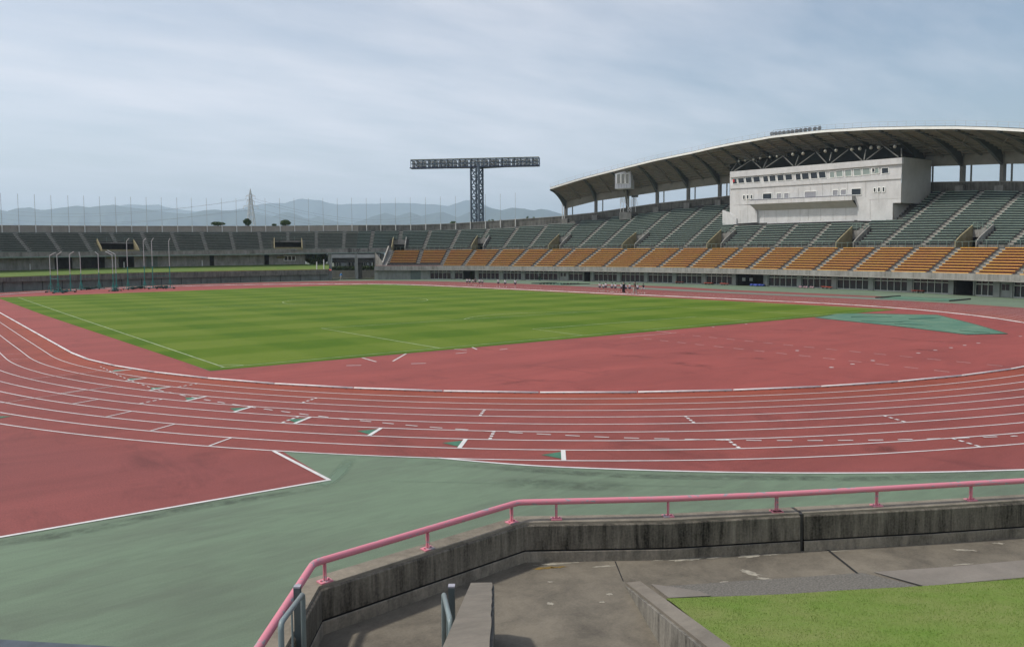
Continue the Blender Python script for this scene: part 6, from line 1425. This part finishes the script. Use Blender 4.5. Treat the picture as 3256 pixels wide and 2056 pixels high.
def sweep(P, prof):      # prof: (outward offset, z)
    mb = MB(); rows = [[(*q, z) for q in offs(P, o)] for o, z in prof]
    for a, b in zip(rows[:-1], rows[1:]): mb.strip(b, a)
    for e in (0, -1): mb.poly([r[e] for r in rows])
    return mb
WT = .27
JX = 5
gap = (inner[5]-inner[4])/np.linalg.norm(inner[5]-inner[4])
sections = [('left', inner[:JX]+[inner[JX]-gap*.027], 'dark stained concrete parapet with two bends below the pink rail, left of the joint'), ('right', [inner[JX]+gap*.027]+inner[JX+1:], 'dark stained concrete parapet to the right of the vertical joint')]
for nm, P, lab in sections:
    w_ = thing('parapet_wall', lab, 'wall', V3(P[0], ZFL))
    sweep(P, [(0., 1.862), (0., ZW-.042), (.012, ZW-.030), (.030, ZW-.028)]).build('face', M_WALL, w_)
    sweep(P, [(.030, ZW-.028), (.034, ZW), (WT, ZW), (WT+.01, ZW-.02), (WT+.01, 0.)]).build('coping', M_WTOP, w_)
    sweep(P, [(-.010, ZFL-.05), (-.010, 1.835), (.0, 1.842)]).build('base_course', M_BASEC, w_)
    sweep(P, [(.0, 1.842), (.035, 1.842), (.035, 1.862), (0, 1.862)]).build('groove', M_DARK, w_)
    if nm == 'left':
        for q in (F5(520, 703), F5(937, 697), F5(1757, 665), F5(2140, 645)):
            c = at(*q, 1.90); mb = MB(); D = ray(*q); a = np.array([*inner[2], 0]); b = np.array([*inner[4], 0]); n_ = np.cross(b-a, up); n_ /= np.linalg.norm(n_)
            k = ((a-CAM)*np.array([1, 1, 0]) @ n_)/(D @ n_); c = CAM+D*k; c = c+n_*(-.004 if D @ n_ > 0 else .004); mb.tube([c, c-n_*.004*(1 if D @ n_ > 0 else -1)], .013, 8); mb.build('tie_hole', M_DARK, w_)
mb = MB(); jx = inner[JX]; jn = np.array([-gap[1], gap[0]]); mb.box((*(jx+jn*(WT/2+.02)), (ZW+ZFL)/2-.02), (.055, WT, ZW-ZFL+.02), (*gap, 0)); tag(mb.build('expansion_joint', mat('joint_filler', (.045, .043, .04), .7, .2, 20)), 'dark vertical expansion joint strip between the two parapet walls', 'joint')
# terrace floor
fl = [(*q, ZFL) for q in offs(inner, .02)]
fl += [(-24, -62, ZFL), (-52, -62, ZFL), (-50, -52, ZFL)]
mb = MB(); mb.poly(fl); mb.poly([(x, y, ZFL-.15) for x, y, z in fl[::-1]]); struct(mb.build('terrace_floor', M_FLOOR, None, origin=(0, 0, 0)))
def sheet(pix, z, name, m_): mb = MB(); mb.poly([at(*q, z) for q in pix]); return struct(mb.build(name, m_))
sheet([F6(1000, 890), F6(1650, 845), F6(2260, 790), F6(2560, 770), F6(2560, 905), F6(2260, 935), F6(1420, 1010)], ZFL+.004, 'light_paving', M_FLOORL)
sheet([F5(1330, 1010), F6(0, 958), F6(500, 925), F6(900, 895), F6(1390, 1012), F6(700, 1065), F6(0, 1110), F5(1745, 1112)], ZFL+.004, 'aggregate_paving', M_GRAVF)
sheet([F6(600, 702), F6(622, 702), F6(872, 900), F6(850, 900)], ZFL+.008, 'drain_joint', M_DARK)
sheet([F6(1000, 893), F6(1010, 893), F6(1415, 1005), F6(1395, 1008)], ZFL+.009, 'drain_joint', M_DARK)
sheet([F5(935, 800), F5(945, 800), F5(1012, 968), F5(1004, 968)], ZFL+.004, 'floor_joint', M_DARK)
cv = MB(); cp = [at(*F5(*q), ZFL+.002) for q in ((1240, 1004), (1650, 1066), (1740, 1104), (1392, 1122))]; cv.hexa(cp+[c+up*.022 for c in cp]); tag(cv.build('drain_cover', M_FLOORL), 'pale rectangular concrete drain cover lying at the corner of the lawn', 'drain cover')
rnd = np.random.RandomState(3)
def blotch(q, rx, ry, ang, m_, name, z=ZFL+.003):
    c = at(*q, z); P = []
    for a in np.linspace(0, 2*math.pi, 22, endpoint=False): r = rnd.uniform(.45, 1.1); x, y = rx*r*math.cos(a), ry*r*math.sin(a); P.append((c[0]+x*math.cos(ang)-y*math.sin(ang), c[1]+x*math.sin(ang)+y*math.cos(ang), z))
    mb = MB(); mb.poly(P); struct(mb.build(name, m_))
wd = math.atan2(gap[1], gap[0])
for (x, y), rx, ry, da in [((1540, 782), .30, .07, 0), ((2085, 757), .18, .06, .1), ((1320, 786), .12, .03, 0), ((2060, 893), .20, .06, -.9), ((2190, 945), .12, .03, -.4), ((1780, 770), .22, .025, 0), ((850, 842), .18, .025, 0), ((450, 822), .30, .03, 0), ((2250, 745), .18, .02, 0), ((400, 972), .05, .03, 0), ((890, 1076), .05, .03, 0), ((400, 1155), .05, .04, 0), ((830, 1142), .04, .02, 0), ((1850, 972), .06, .02, 0)]: blotch(F5(x, y), rx, ry, wd+da, M_PATCH, 'floor_patch')
for (x, y), rx, ry, da in [((1760, 705), .20, .06, -.3), ((2050, 650), .12, .05, -.2), ((690, 715), .25, .02, 0), ((655, 912), .05, .02, 0), ((1760, 825), .22, .03, 0)]: blotch(F6(x, y), rx*.8, ry*.7, wd+da, M_PATCH, 'floor_patch')
blotch(F5(350, 856), .18, .04, wd, M_MOSS, 'moss_patch'); blotch(F5(460, 850), .12, .03, wd, M_MOSS, 'moss_patch')
# sloping stair walls
def slopewall(name, label, A0, A1, B0, B1, m_top, cope=True, drop=1.4, lip=.02):
    """A = far end left/right top corners, B = near end; four 3-D points"""
    g = thing(name, label, 'wall', V3(A0, ZFL)); e = (B0-A0)*.35; B0, B1 = B0+e, B1+(B1-A1)*.35
    mb = MB(); zb = ZFL-.05; L = [A0, A1, B1, B0]; mb.hexa([V3(p, zb) for p in L]+[p-up*.0 for p in L]); mb.build('wall_body', m_top, g)
    return g
fA0, fA1 = atd(*FM(885, 200), 7.7), atd(*FM(1322, 196), 7.62); nB0, nB1 = atd(*F4(1510, 1339), 3.75), atd(*F4(1872, 1339), 3.62)
M_SLAB = stained('worn_stair_wall', (.215, .19, .155), (.12, .107, .088), 3, 3, .34, .62); M_SLABS = stained('stair_wall_shaded_side', (.12, .115, .10), (.04, .038, .034), 4, 2, .36, .6)  # side is a darker copy of the top, its shade put into the colour
g = thing('stair_wall', 'narrow sloping concrete stair wall rising towards the viewer in the bottom centre', 'wall', V3(fA0, ZFL))
e = .4; nB0 = nB0+(nB0-fA0)*e; nB1 = nB1+(nB1-fA1)*e; n_ = 22; A, B = [], []
sdir = fA1-fA0; sdir[2] = 0; sdir /= np.linalg.norm(sdir)
T = np.linspace(0, 1, n_); Lp = [fA0+(nB0-fA0)*t for t in T]; Rp = [fA1+(nB1-fA1)*t+sdir*rnd.uniform(-.006, .006) for t in T]
mb = MB(); mb.strip(Rp, Lp); mb.add([Lp[0], Rp[0], V3(Rp[0], ZFL), V3(Lp[0], ZFL)], [(0, 1, 2, 3)]); mb.strip(Lp, [V3(p, ZFL-.1) for p in Lp]); mb.build('top', M_SLAB, g)
R2 = [p+sdir*.018-up*.022 for p in Rp]; R3 = [V3(p, ZFL-.1) for p in R2]; mb = MB(); mb.strip([p-up*.022 for p in Rp], Rp); mb.strip(R2, [p-up*.022 for p in Rp]); mb.strip(R3, R2); mb.add([V3(R2[0]), V3(Rp[0]-up*.022), V3(Rp[0], ZFL), V3(R2[0], ZFL)], [(0, 1, 2, 3)]); mb.build('side', M_SLABS, g)
gA0, gA1 = atd(*F5(1008, 975), 8.93), atd(*F5(1150, 966), 8.86); hB0, hB1 = atd(*F5(1690, 1521), 6.25), atd(*F5(1922, 1521), 6.15)
g = thing('planter_wall', 'sloping stained concrete wall edging the near lawn at the bottom', 'wall', V3(gA0, ZFL)); e = .9; hB0 = hB0+(hB0-gA0)*e; hB1 = hB1+(hB1-gA1)*e
sdir = gA1-gA0; sdir[2] = 0; sdir /= np.linalg.norm(sdir); c0, c1 = gA0+sdir*.035, hB0+sdir*.035
mb = MB(); mb.add([c0, gA1, hB1, c1, V3(gA1, ZFL-.2), V3(hB1, ZFL-.2)], [(0, 1, 2, 3), (1, 4, 5, 2)]); mb.add([c0, c1, c1-up*.03, c0-up*.03], [(0, 1, 2, 3)]); mb.build('coping', M_SLAB, g)
mb = MB(); a, b = gA0-up*.03, hB0-up*.03; mb.add([a, b, c1-up*.03, c0-up*.03, V3(a, ZFL-.1), V3(b, ZFL-.1)], [(0, 1, 2, 3), (0, 4, 5, 1)]); mb.add([V3(a), V3(gA1), V3(gA1, ZFL-.1), V3(a, ZFL-.1)], [(0, 1, 2, 3)]); mb.build('side', stained('streaked_side', (.30, .28, .24), (.05, .047, .04), 7, 1.2, .42, .62), g)
# near lawn: turf slope with real blades
slope = (hB1[2]-gA1[2])/np.linalg.norm((hB1-gA1)[:2]); ud = (hB1-gA1)*np.array([1, 1, 0]); ud /= np.linalg.norm(ud)
edge = [at(*q, ZFL+.03) for q in (F5(1372, 1112), F5(1800, 1103), F5(2377, 1090), F6(700, 1050), F6(1380, 1010), F6(2260, 930), F6(2700, 890))]; edge.append(edge[-1]+(edge[4]-edge[0])/np.linalg.norm(edge[4]-edge[0])*4)
eg = thing('lawn', None, None); bpy.data.objects.remove(eg)
def slz(p): e0 = edge[0]; # height rises with the distance from the path edge
nrm = np.array([-(edge[4]-edge[0])[1], (edge[4]-edge[0])[0]]); nrm /= np.linalg.norm(nrm)
if nrm @ ud[:2] < 0: nrm = -nrm
upn = slope/max(.3, nrm @ ud[:2])
def lawnz(x, y):
    k = np.interp(np.dot(np.array([x, y])-edge[0][:2], (edge[4]-edge[0])[:2]/np.linalg.norm((edge[4]-edge[0])[:2])), [0, 1, 2, 3, 4, 6], [0]*6); d_ = (np.array([x, y])-edge[0][:2]) @ nrm
    return ZFL+.03+max(-.03, min(.2, d_*.25) if d_ < .2 else .05+(d_-.2)*upn)
far_e = [np.array(p) for p in edge]; rows = []; K = 16
left_line = lambda t: gA1+(hB1-gA1)*t+sdir*.0
for k in range(K+1):
    row = []
    for i, p in enumerate(far_e):
        if i == 0: q = edge[0][:2]*(1-k/K)+(hB1[:2]+ud[:2]*1.0)*(k/K)
        else: q = p[:2]+nrm*(k/K)*5.2
        row.append((q[0], q[1], lawnz(*q)))
    rows.append(row)
M_LAWN = mat('lawn', (.12, .20, .024), .95, .3, 1.3, col2=(.175, .205, .055), detail=9, fine=(60, .15))
mb = MB()
for a, b in zip(rows[:-1], rows[1:]): mb.strip(a, b)
struct(mb.build('lawn', M_LAWN, None, True, origin=(0, 0, 0)))
def proj_np(X):
    q = X-CAM; z = q @ CD; return CX+F*(q @ CR)/z, CY-F*(q @ CU)/z
rg = np.array(rows); rnd = np.random.RandomState(9); NB = 260000
i = rnd.randint(0, K, NB); j = rnd.randint(0, len(far_e)-1, NB); a = rnd.rand(NB); b = rnd.rand(NB)
# more blades in bigger cells
ar = np.array([[np.linalg.norm(rg[r+1, c]-rg[r, c])*np.linalg.norm(rg[r, c+1]-rg[r, c]) for c in range(len(far_e)-1)] for r in range(K)]).ravel(); ar /= ar.sum()
cell = rnd.choice(len(ar), NB, p=ar); i = cell//(len(far_e)-1); j = cell % (len(far_e)-1)
P = (rg[i, j]*((1-a)*(1-b))[:, None]+rg[i+1, j]*(a*(1-b))[:, None]+rg[i, j+1]*((1-a)*b)[:, None]+rg[i+1, j+1]*(a*b)[:, None])
U_, V_ = proj_np(P); ok = (U_ > -100) & (U_ < 3500) & (V_ < 2250); P = P[ok]; n = len(P)
ex = rnd.rand(6000)*(len(far_e)-1.001); ei = ex.astype(int); ef = (ex-ei)[:, None]; fe = np.array(far_e); Pe = fe[ei]*(1-ef)+fe[ei+1]*ef; Pe[:, :2] -= nrm*np.abs(rnd.randn(6000)*.016)[:, None]; Pe[:, 2] = ZFL+.004; P = np.vstack([P, Pe]); n = len(P)
clump = .75+.5*(np.sin(P[:, 0]*9+np.sin(P[:, 1]*7)*1.5)*np.sin(P[:, 1]*11+P[:, 0]*3)*.5+.5)
ang = rnd.rand(n)*6.283; h = (.005+.010*rnd.rand(n)**2)*clump; wdt = .0022+.0018*rnd.rand(n); ln = .005*rnd.randn(n, 2)
v = np.zeros((n, 3, 3)); dxy = np.c_[np.cos(ang), np.sin(ang)]*wdt[:, None]
v[:, 0, :2] = P[:, :2]-dxy; v[:, 1, :2] = P[:, :2]+dxy; v[:, 0, 2] = v[:, 1, 2] = P[:, 2]-.003; v[:, 2, :2] = P[:, :2]+ln; v[:, 2, 2] = P[:, 2]+h
me = bpy.data.meshes.new('grass'); me.vertices.add(n*3); me.vertices.foreach_set('co', v.ravel()); me.loops.add(n*3); me.loops.foreach_set('vertex_index', np.arange(n*3, dtype=np.int32)); me.polygons.add(n); me.polygons.foreach_set('loop_start', np.arange(0, n*3, 3, dtype=np.int32)); me.update(); me.validate()
me.materials.append(mat('grass_blade', (.14, .24, .030), .8, .3, 2.2, col2=(.22, .275, .075), detail=9, fine=(45, .12))); o = bpy.data.objects.new('grass', me); COL.objects.link(o); tag(o, 'short bright green turf on the near slope', 'grass', None, 'stuff')
# pink hand rail
M_PINK, _t, _b = newmat('chipped_pink_paint')
g_ = _t.nodes.new('ShaderNodeNewGeometry'); nn = _t.nodes.new('ShaderNodeTexNoise'); nn.inputs['Scale'].default_value = 9; nn.inputs['Detail'].default_value = 8; nn.inputs['Roughness'].default_value = .7; mpp = _t.nodes.new('ShaderNodeMapping'); mpp.inputs['Scale'].default_value = (.6, .6, 2.5)
_t.links.new(g_.outputs['Position'], mpp.inputs[0]); _t.links.new(mpp.outputs[0], nn.inputs[0]); rr = _t.nodes.new('ShaderNodeValToRGB'); e = rr.color_ramp.elements
e[0].position = .0; e[0].color = (.60, .20, .25, 1); e[1].position = .585; e[1].color = (.32, .30, .32, 1); x = e.new(.54); x.color = (.63, .22, .27, 1); x = e.new(.575); x.color = (.60, .23, .27, 1)
_t.links.new(nn.outputs[0], rr.inputs[0]); _t.links.new(rr.outputs[0], _b.inputs['Base Color']); _b.inputs['Roughness'].default_value = .5; _b.inputs['Specular IOR Level'].default_value = .35
rail = thing('pink_handrail', 'chipped pink steel pipe rail on short posts along the dark parapet', 'handrail', V3(inner[1], ZW))
ZR = 2.425
pts = [at(*q, ZR) for q in (F4(105, 1339), F4(523, 697), F4(2092, 232), F5(1378, 278), F5(2300, 240), F6(1020, 195), F6(1815, 150), F6(2260, 126))]
pts.insert(0, pts[0]+(pts[0]-pts[1])*1.2); pts += [np.array([*q, ZR]) for q in offs(inner, WT*.5)[-2:]]
def rounded(pts, r=.06):
    o = [pts[0]]
    for a, b, c in zip(pts[:-2], pts[1:-1], pts[2:]):
        u1 = (a-b)/np.linalg.norm(a-b); u2 = (c-b)/np.linalg.norm(c-b)
        if u1 @ u2 > -.995:
            for t in (0, .5, 1): o.append((b+u1*r)*(1-t)**2+b*2*t*(1-t)+(b+u2*r)*t*t)
        else: o.append(b)
    o.append(pts[-1]); return o
mb = MB(); mb.tube(rounded(pts), .037, 18); mb.build('pipe', M_PINK, rail, True)
bases = [F4(610, 838), F4(1385, 583), F4(2027, 380), F5(443, 438), F5(1378, 418), F5(2290, 378), F6(170, 380), F6(1015, 333), F6(1805, 286)]
allp = [np.array([*b[:2], 0]) for b in pts]
def near_rail(c):
    best = None
    for a, b in zip(allp[:-1], allp[1:]):
        t = np.clip(((c-a) @ (b-a))/((b-a) @ (b-a)), 0, 1); q = a+(b-a)*t; d_ = np.linalg.norm(q-c)
        if best is None or d_ < best[0]: best = (d_, q, (b-a)/np.linalg.norm(b-a))
    return best
bases = [at(*q, ZW) for q in bases]; _q = near_rail(np.array([*bases[-1][:2], 0]))
for _k in range(1, 7): bases.append(np.array([*(np.array([*bases[8][:2]])+(pts[-1]-pts[-2])[:2]/np.linalg.norm((pts[-1]-pts[-2])[:2])*1.4*_k), ZW]))
for k, c in enumerate(bases):
    c0 = np.array([c[0], c[1], 0]); _, qq, ax = near_rail(c0); ay = np.array([-ax[1], ax[0], 0]); c0 = qq
    mb = MB(); th = .010 if k == 3 else .012; mb.box(c0+up*(ZW+.012+(ZR-ZW)/2-.01), (th, .052, ZR-ZW-.02), ax); mb.box(c0+up*(ZW+.10), (.03, .008, ZR-ZW-.03), ax); ps = mb.build('post', M_PINK, rail)
    mb = MB(); mb.box(c0+up*(ZW+.007), (.135, .105, .012), ax); mb.build('base_plate', M_PINK, ps)
    mb = MB()
    for s in (-1, 1): mb.tube([c0+ax*.042*s+up*(ZW+.012), c0+ax*.042*s+up*(ZW+.028)], .011, 6)
    mb.build('bolt', M_PINK, ps)
    mb = MB(); mb.tube([c0+up*ZR-ax*.006, c0+up*ZR+ax*.006], .0385, 18); mb.build('sleeve', M_PINK, ps)
# grey tube frames and square posts at the stair heads
M_GT = mat('grey_tube_paint', (.19, .235, .235), .4, .08, 6); M_SQ = mat('galvanised_post', (.10, .125, .13), .45, .15, 9, metal=.3); M_CAPS = mat('post_cap', (.34, .33, .36), .4, .1, 9)
def gframe(label, post_top, dpost, tube, dt, baluster, dlow, zbot=-1.0):
    c = atd(*post_top, dpost); g = thing('stair_railing', label, 'railing', V3(c, ZFL)); ax = dv*0+np.array([CR[0], CR[1], 0]); ax /= np.linalg.norm(ax)
    mb = MB(); mb.box(V3(c, (c[2]+ZFL)/2), (.055, .055, c[2]-ZFL), ax); ps = mb.build('square_post', M_SQ, g); mb = MB(); mb.box(c+up*.006, (.058, .058, .014), ax); mb.build('cap', M_CAPS, ps)
    (q0, d0), (q1, d1) = tube; A, B = atd(*q0, d0), atd(*q1, d1); mb = MB(); low = ZFL-.0
    mb.tube(rounded([V3(A, low)*np.array(1.) if False else np.array(V3(A, low)), A, B, np.array(V3(B, low))], .05), .0205, 12); mb.build('tube_frame', M_GT, g, True)
    m_ = A*.45+B*.55; mb = MB(); mb.tube([np.array(V3(m_, low)), m_], .008, 8); mb.build('baluster', M_GT, g)
gframe('grey tube stair railing with square post in front of the pink rail, at the left', FL(808, 290), 6.75, ((FL(920, 430), 6.35), (FL(470, 1030), 5.3)), 0, None, 0)
gframe('grey tube stair railing with square post beside the sloping stair wall', FM(490, 280), 6.75, ((FM(325, 425), 6.4), (FM(465, 990), 5.6)), 0, None, 0)
